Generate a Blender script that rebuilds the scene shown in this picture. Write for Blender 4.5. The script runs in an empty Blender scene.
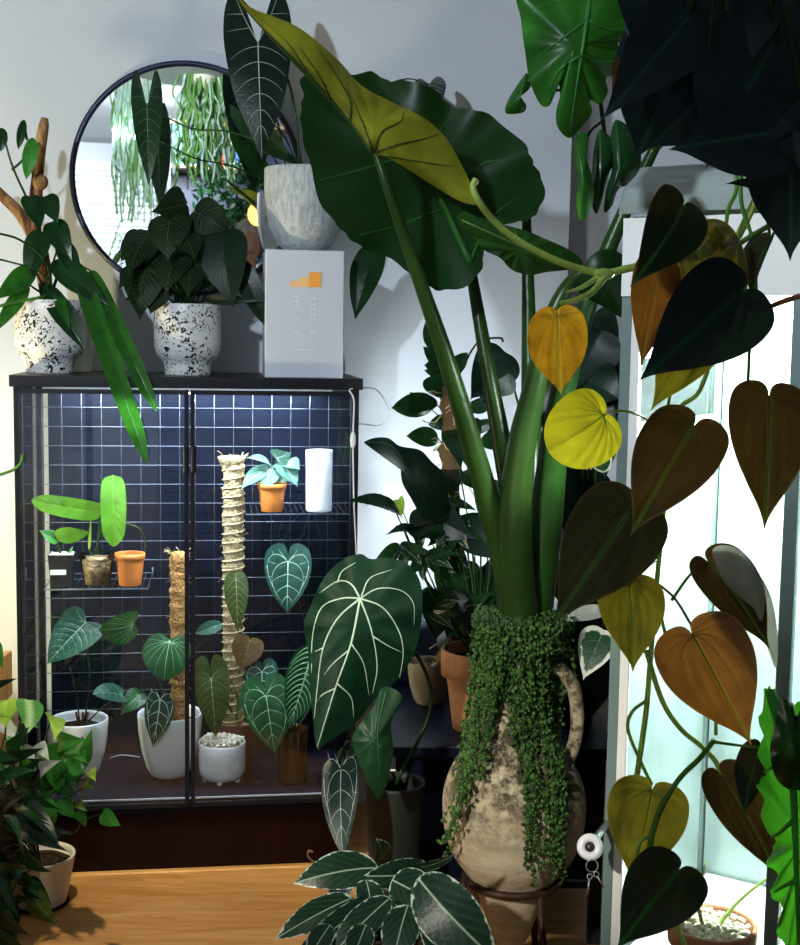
import bpy, math, random
import numpy as np
from mathutils import Vector, Matrix
random.seed(7); rng = np.random.default_rng(7)
SC = bpy.context.scene; C = SC.collection
# ------------------------------------------------------------------ camera
F = 1300.0; PITCH = math.radians(6.04); ROLL = math.radians(.9); CAMZ = 1.285
fwd = Vector((0, math.cos(PITCH), -math.sin(PITCH)))
up0 = Vector((0, math.sin(PITCH), math.cos(PITCH))); rt0 = Vector((1, 0, 0))
RT = rt0*math.cos(ROLL)+up0*math.sin(ROLL); UP = up0*math.cos(ROLL)-rt0*math.sin(ROLL)
CAM = Vector((0, 0, CAMZ))
cd = bpy.data.cameras.new('camera'); co = bpy.data.objects.new('camera', cd); C.objects.link(co)
cd.sensor_fit = 'HORIZONTAL'; cd.sensor_width = 36; cd.lens = 36*F/800; cd.clip_start = .05
m = Matrix.Identity(4)
for i in range(3):
    m[i][0] = RT[i]; m[i][1] = UP[i]; m[i][2] = -fwd[i]; m[i][3] = CAM[i]
co.matrix_world = m; SC.camera = co

def ray(x, y): return fwd+RT*((x-400)/F)+UP*((472.5-y)/F)
def P(x, y, d): return CAM+ray(x, y)*d
# the cabinet's and the rear wall's own frame: lx along the wall, ly away from the room
YAW = math.radians(8)
EX = Vector((math.cos(YAW), math.sin(YAW), 0)); EY = Vector((-math.sin(YAW), math.cos(YAW), 0)); EZ = Vector((0, 0, 1))
_o = P(13, 376, 2.95); ORG = Vector((_o.x, _o.y, 0))
def cb(lx, ly, z): return ORG+EX*lx+EY*ly+EZ*z
def pl(x, y, ly):
    r = ray(x, y); t = (ly-(CAM-ORG).dot(EY))/r.dot(EY); return CAM+r*t
def lxy(p): q = p-ORG; return q.dot(EX), q.dot(EY)
def pz(x, y, z):
    r = ray(x, y); return CAM+r*((z-CAM.z)/r.z)
def pt(x, y, d): return pl(x, y, d) if d < .8 else P(x, y, d)
WALL = .40
def MR(x, y, L, ly=WALL-.02):          # a point of the room behind, seen by way of the wall mirror
    h = pl(x, y, ly); u = (h-CAM); l0 = u.length; u.normalize()
    rr = u-2*u.dot(EY)*EY
    return h+rr*(L-l0)

# ------------------------------------------------------------------ objects
def wl(o):
    v = Vector((0, 0, 0))
    while o is not None: v += o.location; o = o.parent
    return v
def tag(o, label=None, cat=None, group=None, kind=None):
    if label: o['label'] = label
    if cat: o['category'] = cat
    if group: o['group'] = group
    if kind: o['kind'] = kind
    return o
def thing(name, label, cat, loc, group=None):
    o = bpy.data.objects.new(name, None); o.empty_display_size = .03; C.objects.link(o); o.location = loc
    return tag(o, label, cat, group)
class MB:
    def __init__(s): s.v = []; s.f = []; s.m = []; s.s = []; s.uv = []
    def add(s, vs, fs, mi=0, smooth=True, uvs=None):
        b = len(s.v); s.v += [tuple(v) for v in vs]
        s.uv += [tuple(u) for u in uvs] if uvs is not None else [(0., 0.)]*len(vs)
        for f in fs: s.f.append(tuple(i+b for i in f)); s.m.append(mi); s.s.append(smooth)
    def box(s, lo, hi, fr=None, mi=0, bev=0):
        fr = fr or (lambda x, y, z: Vector((x, y, z)))
        x0, y0, z0 = lo; x1, y1, z1 = hi
        if bev <= 0:
            c = [(x, y, z) for z in (z0, z1) for y in (y0, y1) for x in (x0, x1)]
            s.add([fr(*p) for p in c], [(0, 2, 3, 1), (4, 5, 7, 6), (0, 1, 5, 4), (2, 6, 7, 3), (0, 4, 6, 2), (1, 3, 7, 5)], mi, False)
        else:       # rounded in plan and chamfered above and below
            n = 4; ring = []
            for (cx, cy, a0) in ((x1-bev, y1-bev, 0), (x0+bev, y1-bev, 90), (x0+bev, y0+bev, 180), (x1-bev, y0+bev, 270)):
                for k in range(n+1):
                    a = math.radians(a0+90*k/n); ring.append((cx, cy, math.cos(a), math.sin(a)))
            L = len(ring); vs = []
            for (z, b) in ((z0, bev*.4), (z0+bev*.6, bev), (z1-bev*.6, bev), (z1, bev*.4)):
                for (cx, cy, ca, sa) in ring: vs.append(fr(cx+ca*b, cy+sa*b, z))
            fs = [tuple(range(L-1, -1, -1)), tuple(range(3*L, 4*L))]
            for r in range(3):
                for k in range(L): fs.append((r*L+k, r*L+(k+1) % L, (r+1)*L+(k+1) % L, (r+1)*L+k))
            s.add(vs, fs, mi, False)
    def tube(s, pts, r, n=8, mi=0, closed=False, flat=1.0):
        pts = [Vector(p) for p in pts]; k = len(pts)
        rs = r if isinstance(r, (list, tuple)) else [r]*k
        if len(rs) == 2 and k != 2: rs = [rs[0]+(rs[1]-rs[0])*i/(k-1) for i in range(k)]
        t0 = (pts[1]-pts[0]).normalized()
        nx = t0.cross(Vector((0, 0, 1)) if abs(t0.z) < .9 else Vector((1, 0, 0))).normalized(); vs = []
        for i, p in enumerate(pts):
            if closed: t = (pts[(i+1) % k]-pts[i-1])
            else: t = pts[min(i+1, k-1)]-pts[max(i-1, 0)]
            if t.length < 1e-9: t = t0
            t = t.normalized(); nx = (nx-t*nx.dot(t))
            nx = nx.normalized() if nx.length > 1e-6 else t.orthogonal().normalized()
            ny = t.cross(nx)
            for j in range(n):
                a = 2*math.pi*j/n; vs.append(p+nx*math.cos(a)*rs[i]+ny*math.sin(a)*rs[i]*flat)
        fs = []
        for i in range(k if closed else k-1):
            a = i*n; b = ((i+1) % k)*n
            for j in range(n): fs.append((a+j, a+(j+1) % n, b+(j+1) % n, b+j))
        if not closed: fs += [tuple(range(n-1, -1, -1)), tuple(range((k-1)*n, k*n))]
        s.add(vs, fs, mi, True)
    def lathe(s, prof, c, n=40, mi=0, fr=None, wob=None):
        vs = []; k = len(prof)
        for i, (r, z) in enumerate(prof):
            for j in range(n):
                a = 2*math.pi*j/n; rr = max(r, 1e-4)
                if wob: rr *= 1+wob(a, z)
                vs.append(Vector((c[0]+rr*math.cos(a), c[1]+rr*math.sin(a), c[2]+z)))
        fs = []
        for i in range(k-1):
            for j in range(n): fs.append((i*n+j, i*n+(j+1) % n, (i+1)*n+(j+1) % n, (i+1)*n+j))
        if prof[0][0] > 1e-3: fs.append(tuple(range(n-1, -1, -1)))
        if prof[-1][0] > 1e-3: fs.append(tuple((k-1)*n+j for j in range(n)))
        s.add(vs, fs, mi, True)
    def blob(s, c, rx, ry, rz, mi=0, nu=6, nv=4, rot=0):
        vs = [Vector((0, 0, -rz))]; ca, sa = math.cos(rot), math.sin(rot)
        for i in range(1, nv):
            ph = -math.pi/2+math.pi*i/nv
            for j in range(nu):
                a = 2*math.pi*j/nu; x = rx*math.cos(ph)*math.cos(a); y = ry*math.cos(ph)*math.sin(a)
                vs.append(Vector((x*ca-y*sa, x*sa+y*ca, rz*math.sin(ph))))
        vs.append(Vector((0, 0, rz))); fs = []; L = len(vs)-1
        for j in range(nu): fs.append((0, 1+(j+1) % nu, 1+j)); fs.append((L, L-nu+j, L-nu+(j+1) % nu))
        for i in range(nv-2):
            for j in range(nu): a = 1+i*nu; fs.append((a+j, a+(j+1) % nu, a+nu+(j+1) % nu, a+nu+j))
        s.add([v+Vector(c) for v in vs], fs, mi, True)
    def build(s, name, mats, parent=None, origin=None):
        if not isinstance(mats, (list, tuple)): mats = [mats]
        A = np.array(s.v, dtype=float)
        if parent is not None: org = wl(parent)
        elif origin is not None: org = Vector(origin)
        else: lo, hi = A.min(0), A.max(0); org = Vector(((lo[0]+hi[0])/2, (lo[1]+hi[1])/2, lo[2]))
        A = A-np.array(org); me = bpy.data.meshes.new(name); me.from_pydata(A.tolist(), [], s.f)
        for mt in mats: me.materials.append(mt)
        me.polygons.foreach_set('material_index', s.m); me.polygons.foreach_set('use_smooth', s.s)
        U = np.array(s.uv, dtype=np.float32)
        if U.any():
            ul = me.uv_layers.new(name='UVMap'); li = np.empty(len(me.loops), dtype=np.int32)
            me.loops.foreach_get('vertex_index', li); ul.data.foreach_set('uv', U[li].ravel())
        me.update(); o = bpy.data.objects.new(name, me); C.objects.link(o)
        if parent is not None: o.parent = parent
        else: o.location = org
        return o
def crs(pts, n=6, closed=False):        # smooth curve through points
    A = [np.array(p, dtype=float) for p in pts]; k = len(A); out = []
    rng_ = range(k) if closed else range(k-1)
    for i in rng_:
        p1, p2 = A[i], A[(i+1) % k]
        p0 = A[i-1] if (closed or i > 0) else 2*p1-p2
        p3 = A[(i+2) % k] if (closed or i+2 < k) else 2*p2-p1
        for j in range(n):
            t = j/n
            out.append(.5*((2*p1)+(-p0+p2)*t+(2*p0-5*p1+4*p2-p3)*t*t+(-p0+3*p1-3*p2+p3)*t**3))
    if not closed: out.append(A[-1])
    return out
def V3(l): return [Vector(p) for p in l]

# ------------------------------------------------------------------ materials
class NT:
    def __init__(s, name):
        s.m = bpy.data.materials.new(name); s.m.use_nodes = True; s.t = s.m.node_tree; s.t.nodes.clear()
        s.out = s.n('ShaderNodeOutputMaterial')
    def n(s, ty, **kw):
        nd = s.t.nodes.new(ty)
        for k, v in kw.items():
            if k.startswith('_'): setattr(nd, k[1:], v)
            else:
                key = int(k[1:]) if k[0] == 'i' and k[1:].isdigit() else k.replace('__', ' ')
                s.set(nd.inputs[key], v)
        return nd
    def set(s, inp, v):
        if isinstance(v, bpy.types.NodeSocket): s.t.links.new(v, inp)
        elif isinstance(v, bpy.types.Node): s.t.links.new(v.outputs[0], inp)
        else:
            if isinstance(v, tuple) and len(v) == 3 and inp.type == 'RGBA': v = v+(1,)
            inp.default_value = v
    def ramp(s, fac, stops, interp='LINEAR'):
        r = s.n('ShaderNodeValToRGB'); s.set(r.inputs[0], fac); e = r.color_ramp.elements; r.color_ramp.interpolation = interp
        while len(e) < len(stops): e.new(.5)
        for i, (p, c) in enumerate(stops): e[i].position = p; e[i].color = tuple(c)+(1,) if len(c) == 3 else c
        return r.outputs[0]
    def mix(s, f, a, b, mode='MIX'):
        x = s.n('ShaderNodeMix', _data_type='RGBA', _blend_type=mode); s.set(x.inputs[0], f); s.set(x.inputs[6], a); s.set(x.inputs[7], b)
        return x.outputs[2]
    def math(s, op, a, b=0., c=0.):
        x = s.n('ShaderNodeMath', _operation=op); s.set(x.inputs[0], a); s.set(x.inputs[1], b); s.set(x.inputs[2], c); return x.outputs[0]
    def noise(s, scale, detail=3, vec=None, rough=.5, dist=0):
        x = s.n('ShaderNodeTexNoise', Scale=float(scale), Detail=float(detail), Roughness=rough, Distortion=float(dist))
        s.set(x.inputs['Vector'], vec if vec is not None else s.obj()); return x.outputs[0]
    def obj(s): return s.n('ShaderNodeTexCoord').outputs['Object']
    def mapv(s, sc, vec=None, rot=(0, 0, 0)):
        x = s.n('ShaderNodeMapping'); s.set(x.inputs[0], vec if vec is not None else s.obj()); x.inputs['Scale'].default_value = sc; x.inputs['Rotation'].default_value = rot
        return x.outputs[0]
    def bump(s, h, st=.3, dist=.01):
        return s.n('ShaderNodeBump', Strength=st, Distance=dist, Height=h).outputs[0]
    def end(s, col, rough=.5, spec=.5, metal=0., normal=None, em=None, es=0., coat=0.):
        b = s.n('ShaderNodeBsdfPrincipled'); s.set(b.inputs['Base Color'], col); s.set(b.inputs['Roughness'], rough)
        s.set(b.inputs['Specular IOR Level'], spec); s.set(b.inputs['Metallic'], metal)
        if coat: s.set(b.inputs['Coat Weight'], coat)
        if normal is not None: s.set(b.inputs['Normal'], normal)
        if em is not None: s.set(b.inputs['Emission Color'], em); s.set(b.inputs['Emission Strength'], es)
        s.t.links.new(b.outputs[0], s.out.inputs[0]); return s.m
def plain(name, col, rough=.5, spec=.5, metal=0., var=.12, scale=20, bump=0., coat=0.):
    t = NT(name); n = t.noise(scale, 4)
    c = t.ramp(n, [(.3, tuple(x*(1-var) for x in col)), (.7, tuple(min(1, x*(1+var)) for x in col))])
    return t.end(c, rough, spec, metal, t.bump(n, bump) if bump else None, coat=coat)
def leafmat(name, col, trans, tm=.35, rough=.35, spec=.25, mid=None, midw=.1, edge=None, stripe=None, var=.25, sheen=None, vsc=35):
    """one blade: pigment, thin-sheet translucency and a waxy surface"""
    t = NT(name); uv = t.n('ShaderNodeUVMap').outputs[0]; sx = t.n('ShaderNodeSeparateXYZ', i0=uv)
    au = t.math('ABSOLUTE', sx.outputs[0]); v = sx.outputs[1]
    n = t.noise(vsc, 3)
    c = t.ramp(n, [(.3, tuple(x*(1-var) for x in col)), (.75, tuple(min(1, x*(1+var)) for x in col))])
    if stripe:      # pinnate pigment bands (colour, frequency, slant, amount)
        sc_, fr_, sl, am = stripe
        w = t.math('SINE', t.math('MULTIPLY', t.math('SUBTRACT', v, t.math('MULTIPLY', au, sl)), fr_))
        w = t.math('MULTIPLY', t.math('SMOOTH_MIN', t.math('MAXIMUM', t.math('ADD', w, -.1), 0.), 1., .2), am)
        c = t.mix(w, c, sc_)
    if mid:
        w = t.ramp(t.math('DIVIDE', au, midw), [(0, (1, 1, 1)), (1, (0, 0, 0))])
        c = t.mix(t.math('MULTIPLY', w, .8), c, mid)
    if edge:        # (colour, start): rim pigment, and on the micans a painted rim glow
        ec, st = edge[:2]; na_ = edge[2] if len(edge) > 2 else .35
        rd = t.n('ShaderNodeAttribute'); rd.attribute_name = 'rim'
        w = t.ramp(t.math('ADD', rd.outputs['Fac'], t.math('MULTIPLY', t.math('SUBTRACT', t.noise(90, 3), .5), na_)), [(st, (0, 0, 0)), (min(1, st+(.08 if na_ > .1 else .03)), (1, 1, 1))])
        c = t.mix(w, c, ec)
    b = t.n('ShaderNodeBsdfPrincipled'); t.set(b.inputs['Base Color'], c); t.set(b.inputs['Roughness'], rough); t.set(b.inputs['Specular IOR Level'], spec)
    t.set(b.inputs['Normal'], t.bump(t.noise(160, 2), .25, .0015))
    if sheen: t.set(b.inputs['Sheen Weight'], sheen); t.set(b.inputs['Sheen Roughness'], .4)
    tc = t.ramp(n, [(.3, tuple(x*.7 for x in trans)), (.75, tuple(min(1, x*1.15) for x in trans))])
    if mid: tc = t.mix(t.math('MULTIPLY', w if not edge else 0., .3), tc, mid)
    tr = t.n('ShaderNodeBsdfTranslucent'); t.set(tr.inputs[0], tc)
    mx = t.n('ShaderNodeMixShader'); mx.inputs[0].default_value = tm
    t.t.links.new(b.outputs[0], mx.inputs[1]); t.t.links.new(tr.outputs[0], mx.inputs[2]); t.t.links.new(mx.outputs[0], t.out.inputs[0])
    return t.m
def glassmat(name, tint=(.95, .98, .98), refl=.06, rough=.02):
    t = NT(name); tr = t.n('ShaderNodeBsdfTransparent'); t.set(tr.inputs[0], tint)
    gl = t.n('ShaderNodeBsdfGlossy'); t.set(gl.inputs[0], (1, 1, 1)); t.set(gl.inputs['Roughness'], rough)
    fr = t.n('ShaderNodeFresnel', IOR=1.45); sm = t.noise(6, 4, dist=1.5)
    f = t.math('ADD', fr.outputs[0], t.math('MULTIPLY', t.math('MAXIMUM', t.math('SUBTRACT', sm, .5), 0.), refl))
    mx = t.n('ShaderNodeMixShader'); t.set(mx.inputs[0], f)
    t.t.links.new(tr.outputs[0], mx.inputs[1]); t.t.links.new(gl.outputs[0], mx.inputs[2]); t.t.links.new(mx.outputs[0], t.out.inputs[0]); return t.m
def emis(name, col, st):
    t = NT(name); e = t.n('ShaderNodeEmission', Strength=float(st)); t.set(e.inputs[0], col); t.t.links.new(e.outputs[0], t.out.inputs[0]); return t.m

# ------------------------------------------------------------------ leaves
HALF = {   # half outlines, tip to sinus, (u, v): junction at 0,0, tip at 0,1
 'heart': [(0, 1), (.01, .97), (.035, .92), (.11, .83), (.25, .69), (.39, .52), (.48, .34), (.5, .17), (.46, .02), (.35, -.075), (.2, -.115), (.08, -.105), (.018, -.06), (0, 0)],
 'anth': [(0, 1), (.04, .93), (.15, .82), (.3, .64), (.42, .42), (.49, .18), (.5, -.04), (.45, -.22), (.34, -.33), (.2, -.37), (.08, -.34), (.015, -.2), (0, -.02)],
 'egg': [(0, 1), (.02, .96), (.08, .9), (.22, .8), (.39, .66), (.48, .5), (.5, .34), (.46, .15), (.35, .02), (.18, -.05), (.05, -.03), (0, 0)],
 'disc': [(0, 1), (.1, .985), (.25, .92), (.4, .76), (.48, .55), (.5, .35), (.46, .14), (.36, 0), (.2, -.07), (.06, -.05), (0, 0)],
 'round': [(0, 1), (.05, .95), (.22, .86), (.4, .66), (.5, .38), (.48, .12), (.37, -.08), (.22, -.14), (.08, -.07), (0, 0)],
 'arrow': [(0, 1), (.05, .93), (.2, .72), (.36, .48), (.45, .22), (.5, -.02), (.49, -.25), (.42, -.42), (.32, -.52), (.22, -.42), (.13, -.22), (.05, -.06), (0, 0)],
 'ovate': [(0, 1), (.03, .94), (.15, .82), (.34, .6), (.47, .35), (.49, .18), (.38, .04), (.2, -.02), (0, 0)],
 'ellip': [(0, 1), (.06, .95), (.24, .84), (.42, .65), (.5, .45), (.44, .22), (.28, .07), (.1, .01), (0, 0)],
 'lance': [(0, 1), (.08, .92), (.28, .75), (.45, .52), (.5, .35), (.42, .16), (.22, .04), (0, 0)],
 'vel': [(0, 1), (.05, .94), (.2, .8), (.38, .55), (.48, .28), (.5, .05), (.44, -.09), (.28, -.13), (.1, -.06), (0, 0)],
 'strap': [(0, 1), (.2, .95), (.42, .82), (.5, .5), (.48, .2), (.35, .05), (0, 0)],
}
CEN = {'heart': .12, 'anth': .05, 'round': .3, 'egg': .4, 'disc': .45, 'arrow': .02, 'ovate': .4, 'ellip': .45, 'lance': .42, 'vel': .2, 'strap': .5}
def hw(out, v):
    b = 0
    for (a, c) in zip(out[:-1], out[1:]):
        if (a[1]-v)*(c[1]-v) <= 0 and abs(a[1]-c[1]) > 1e-6:
            t = (v-a[1])/(c[1]-a[1]); b = max(b, a[0]+(c[0]-a[0])*t)
    return b
def bez(p0, p1, p2, p3, n=9):
    p0, p1, p2, p3 = map(np.array, (p0, p1, p2, p3)); return [(1-t)**3*p0+3*(1-t)**2*t*p1+3*(1-t)*t*t*p2+t**3*p3 for t in np.linspace(0, 1, n)]
def veins(kind, style):
    o = HALF[kind]; V = [([(0., v) for v in np.linspace(0, .97, 12)], 1.)]
    if style == 'mid': return V
    def both(l, w):
        V.append((l, w)); V.append(([(-p[0], p[1]) for p in l], w))
    if style in ('pin', 'dense', 'few'):
        n = {'pin': 7, 'dense': 13, 'few': 4}[style]
        for k in range(n):
            v = .03+.82*k/n; ve = min(.95, v+.12+.1*(1-v)); e = hw(o, ve)*.93
            both(bez((0, v), (e*.45, v+.02), (e*.8, (v+ve)/2+.01), (e, ve)), .5)
        if o[-3][1] < -.08: both(bez((0, 0), (.12, .02), (.3, 0), (.4, -.1)), .5); both(bez((0, 0), (.07, -.04), (.17, -.1), (.26, -.15)), .45)
    if style == 'mic':
        for (ve, b) in ((.72, .36), (.5, .5)): e = hw(o, ve)*.8; both(bez((0, .02), (e*.55, .02), (e*1.1, ve*.45), (e*.8, ve)), .6)
        both(bez((0, 0), (.14, .02), (.3, 0), (.42, .12)), .55); both(bez((0, 0), (.08, -.03), (.2, -.08), (.32, -.05)), .38)
    if style == 'cry':      # bold silver network
        both(bez((0, 0), (.16, -.2), (.42, -.22), (.44, .08)), .8); both(bez((.44, .08), (.43, .25), (.36, .4), (.3, .5)), .6)
        both(bez((0, 0), (.1, -.12), (.16, -.18), (.2, -.24)), .55)
        both(bez((0, 0), (.2, .0), (.36, .15), (.33, .4)), .75); both(bez((.33, .4), (.3, .52), (.22, .66), (.12, .76)), .6)
        for v in (.24, .46, .66):
            e = hw(o, v+.16)*.86; both(bez((0, v), (e*.4, v+.02), (e*.8, v+.1), (e, v+.18)), .6)
        for (a, b) in (((.25, .04), (.43, -.02)), ((.34, .28), (.45, .3)), ((.3, -.14), (.36, -.24))): both([a, ((a[0]+b[0])/2, (a[1]+b[1])/2+.01), b], .4)
    if style == 'polly':
        for k in range(6):
            v = .04+.68*k/5; ve = v-.02+.05*k/5+.02; e = hw(o, v+.12)*.9
            both(bez((0, v), (e*.4, v+.0), (e*.75, v+.05), (e, v+.12)), .5)
        both(bez((0, 0), (.1, -.1), (.22, -.25), (.33, -.46)), .8)
        both(bez((.13, -.13), (.22, -.12), (.35, -.12), (.45, -.1)), .45); both(bez((.22, -.26), (.3, -.26), (.38, -.27), (.45, -.26)), .4)
    if style == 'palm':
        for k, ve in enumerate((.85, .66, .45, .25, .05, -.12)):
            e = hw(o, ve)*.93; both(bez((0, 0.02*k), (e*.4, ve*.25), (e*.85, ve*.6), (e, ve)), .5)
    return V
VC = {}; PETM = [None]
def leaf(name, parent, kind, j, t, w, mats, vstyle='pin', tilt=0, bend=.06, fold=.12, scurl=.0, wave=.0, bull=.0, vw=.012, pet=None, pr=.0025, nr=9, na=56, roll2=0, label=None):
    """j, t = (px, py, depth) of junction and tip; w = width in pixels"""
    J = pt(*j) if not isinstance(j, Vector) else j; T = pt(*t) if not isinstance(t, Vector) else t
    ax = T-J; L = ax.length; ax = ax.normalized(); mid = (J+T)/2
    W = w*((mid-CAM).dot(fwd))/F; tc = (CAM-mid).normalized(); nz = (tc-ax*tc.dot(ax)).normalized()
    if tilt:
        nz = Matrix.Rotation(math.radians(tilt), 3, ax) @ nz
    sd = ax.cross(nz).normalized()
    half = HALF[kind]; cv = CEN[kind]
    key = (kind, vstyle, na, nr)
    if key not in VC:
        right = crs(half, 5); left = [np.array((-p[0], p[1])) for p in right[::-1]][1:-1]
        O = np.array([p for p in right]+[p for p in left])
        # resample by arc length
        Q = np.vstack([O, O[:1]]); dl = np.r_[0, np.cumsum(np.linalg.norm(np.diff(Q, axis=0), axis=1))]
        s_ = np.linspace(0, dl[-1], na+1)[:-1]; O = np.c_[np.interp(s_, dl, Q[:, 0]), np.interp(s_, dl, Q[:, 1])]
        cen = np.array((0, cv)); ring = (np.arange(1, nr+1)/nr)**.85
        G = np.concatenate([cen[None]]+[cen+(O-cen)*r for r in ring]); rim = np.concatenate([[0]]+[np.full(na, r) for r in ring])
        fs = [(0, 1+k, 1+(k+1) % na) for k in range(na)]
        for r in range(nr-1):
            for k in range(na): fs.append((1+r*na+k, 1+(r+1)*na+k, 1+(r+1)*na+(k+1) % na, 1+r*na+(k+1) % na))
        VV = veins(kind, vstyle) if vstyle else []
        VC[key] = (G, rim, fs, VV)
    G, rim, fs, VV = VC[key]
    ph = random.random()*6.28; AS = W/L
    segs = []
    if bull:
        for l, ww in VV:
            for a, b in zip(l[:-1], l[1:]): segs.append((a[0]*AS, a[1], b[0]*AS, b[1]))
        S = np.array(segs)
    def vd(q):
        p = np.c_[q[:, 0]*AS, q[:, 1]]; a = S[:, :2]; d = S[:, 2:]-a; dd = (d**2).sum(1)+1e-12
        t_ = np.clip(((p[:, None]-a[None])*d[None]).sum(2)/dd, 0, 1); return np.sqrt((((a[None]+t_[..., None]*d[None])-p[:, None])**2).sum(2)).min(1)
    J_, AX, SD, NZ = map(np.array, (J, ax, sd, nz))
    def mp(q, off=0.):
        u, v = q[:, 0], q[:, 1]; x = u*W
        z = fold*np.abs(x)+bend*L*4*v*(1-v)-scurl*W*(2*u)**2+wave*W*np.sin(v*9+ph+np.sign(u)*1.3)*(2*u)**2
        if bull:
            d = vd(q); z = z+bull*L*(1-np.exp(-(d/.035)**2))*(1-np.clip((np.hypot(u, v-cv)-.9)*5, 0, 1))
        z = z+off
        return J_+np.outer(v*L, AX)+np.outer(x, SD)+np.outer(z, NZ)
    b = MB(); b.add([Vector(p) for p in mp(G)], fs, 0, True, np.c_[G[:, 0], G[:, 1]+.001])
    rimv = list(rim)
    for l, ww in VV:
        q = np.array(l); r0 = vw*W*ww*.6; A = mp(q, r0*.35); k = len(q); r = [r0*(1-.75*i/(k-1)) for i in range(k)]
        n0 = len(b.v); b.tube([Vector(p) for p in A], r, 4, 1); rimv += [0]*(len(b.v)-n0)
    o = b.build(name, mats if isinstance(mats, (list, tuple)) else [mats, mats], parent)
    at = o.data.attributes.new('rim', 'FLOAT', 'POINT'); at.data.foreach_set('value', np.array(rimv, dtype=np.float32))
    if label: o['label'] = label
    if pet:
        pts = [pt(*p) if not isinstance(p, Vector) else p for p in pet]+[J]
        q = MB(); q.tube(V3(crs(pts, 5)), (pr*1.25, pr*.8), 6); q.build('petiole', PETM[0] or M['petiole_dark'], o)
    return o
def tleaf(name, parent, pts, cen, dep, mats, vs=(), vr=.003, grad=(0, 0), bulge=0., wave=0., nr=10, n=5, rip=0, label=None):
    """a blade of individual outline: pts (px,py) at depth dep + gradient; real 3-D surface with bulge and waves"""
    O = np.array(crs([(float(a), float(b)) for a, b in pts], n, True)); k = len(O); c = np.array(cen, dtype=float)
    ring = (np.arange(1, nr+1)/nr)**.9; R = np.abs(O-c).max()
    def dd(x, y, s):
        return dep+grad[0]*(x-c[0])/100+grad[1]*(y-c[1])/100-bulge*(1-s*s)+wave*s*s*math.sin(math.atan2(y-c[1], x-c[0])*9+1)*.6+wave*.5*math.sin(x*.05+y*.03)
    b = MB(); vsx = [P(c[0], c[1], dd(c[0], c[1], 0))]; uv = [(0, 0)]; rim = [0]
    for s in ring:
        for i, p in enumerate(O):
            q = c+(p-c)*s
            if rip: q = q+(p-c)/np.linalg.norm(p-c)*rip*(.6*math.sin(i*1.3+2*math.sin(i*.37))+.4*math.sin(i*.71+1))*s**5
            vsx.append(P(q[0], q[1], dd(q[0], q[1], s))); uv.append(((q[0]-c[0])/R*.5, (q[1]-c[1])/R*.5+.001)); rim.append(s)
    fs = [(0, 1+i, 1+(i+1) % k) for i in range(k)]
    for r in range(nr-1):
        for i in range(k): fs.append((1+r*k+i, 1+(r+1)*k+i, 1+(r+1)*k+(i+1) % k, 1+r*k+(i+1) % k))
    b.add(vsx, fs, 0, True, uv)
    def sof(x, y):          # ring fraction of a point, by direction
        a = math.atan2(y-c[1], x-c[0]); an = np.arctan2(O[:, 1]-c[1], O[:, 0]-c[0]); i = int(np.argmin(np.abs(np.angle(np.exp(1j*(an-a))))))
        return min(1, math.hypot(x-c[0], y-c[1])/max(1, np.linalg.norm(O[i]-c)))
    for line in vs:
        w = 1.
        if isinstance(line[0], (int, float)): w = line[0]; line = line[1:]
        L = crs([(float(a), float(b_)) for a, b_ in line], 5); kk = len(L)
        b.tube([P(q[0], q[1], dd(q[0], q[1], sof(q[0], q[1]))) for q in L], [vr*w*(1-.7*i/(kk-1)) for i in range(kk)], 5, 1)
    rim += [0]*(len(b.v)-len(rim))
    o = b.build(name, mats, parent); at = o.data.attributes.new('rim', 'FLOAT', 'POINT'); at.data.foreach_set('value', np.array(rim, dtype=np.float32))
    if label: o['label'] = label
    return o
def stem(name, parent, pts, r, mat, n=8, sm=6):
    q = MB(); q.tube(V3(crs([pt(*p) if not isinstance(p, Vector) else p for p in pts], sm)), r, n); return q.build(name, mat, parent)
# ------------------------------------------------------------------ material library
M = {}
def wallmat():
    t = NT('painted_wall'); n = t.noise(3, 4); c = t.ramp(n, [(.3, (.57, .61, .67)), (.7, (.63, .67, .73))])
    return t.end(c, .75, .2, normal=t.bump(t.noise(160, 3), .12, .003))
M['wall'] = wallmat()
def floormat():
    t = NT('oiled_oak_boards'); o = t.obj(); v = t.mapv((1.0, 9, 1), o, (0, 0, YAW))
    br = t.n('ShaderNodeTexBrick', Scale=1.0); t.set(br.inputs['Vector'], t.mapv((1, 1, 1), o, (0, 0, -YAW*0+.03)))
    br.inputs['Brick Width'].default_value = 1.7; br.inputs['Row Height'].default_value = .14; br.inputs['Mortar Size'].default_value = .0012
    br.inputs['Color1'].default_value = (.3, .3, .3, 1); br.inputs['Color2'].default_value = (.75, .75, .75, 1); br.inputs['Mortar'].default_value = (0, 0, 0, 1)
    g = t.noise(3.2, 8, v, .6, 1.2); g2 = t.noise(14, 6, t.mapv((1, 14, 1), o), .6)
    c = t.ramp(g, [(.2, (.30, .13, .035)), (.4, (.50, .26, .08)), (.6, (.62, .37, .14)), (.8, (.74, .50, .23))])
    c = t.mix(.2, c, t.ramp(g2, [(.3, (.25, .1, .03)), (.7, (.8, .5, .2))]), 'OVERLAY')
    c = t.mix(t.math('MULTIPLY', t.math('SUBTRACT', .62, br.outputs[0]), .5), c, (.2, .08, .02))
    return t.end(c, .38, .4, normal=t.bump(g2, .12, .002))
M['floor'] = floormat()
M['white_paint'] = plain('white_trim_paint', (.75, .76, .76), .4)
M['black_metal'] = plain('black_powder_coat', (.007, .007, .011), .4, .22)
M['navy_back'] = plain('dark_blue_sheet_steel', (.006, .008, .017), .5, .08, var=.3, scale=7)
M['wire'] = plain('grey_wire', (.16, .18, .23), .3, .5, .3)
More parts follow.
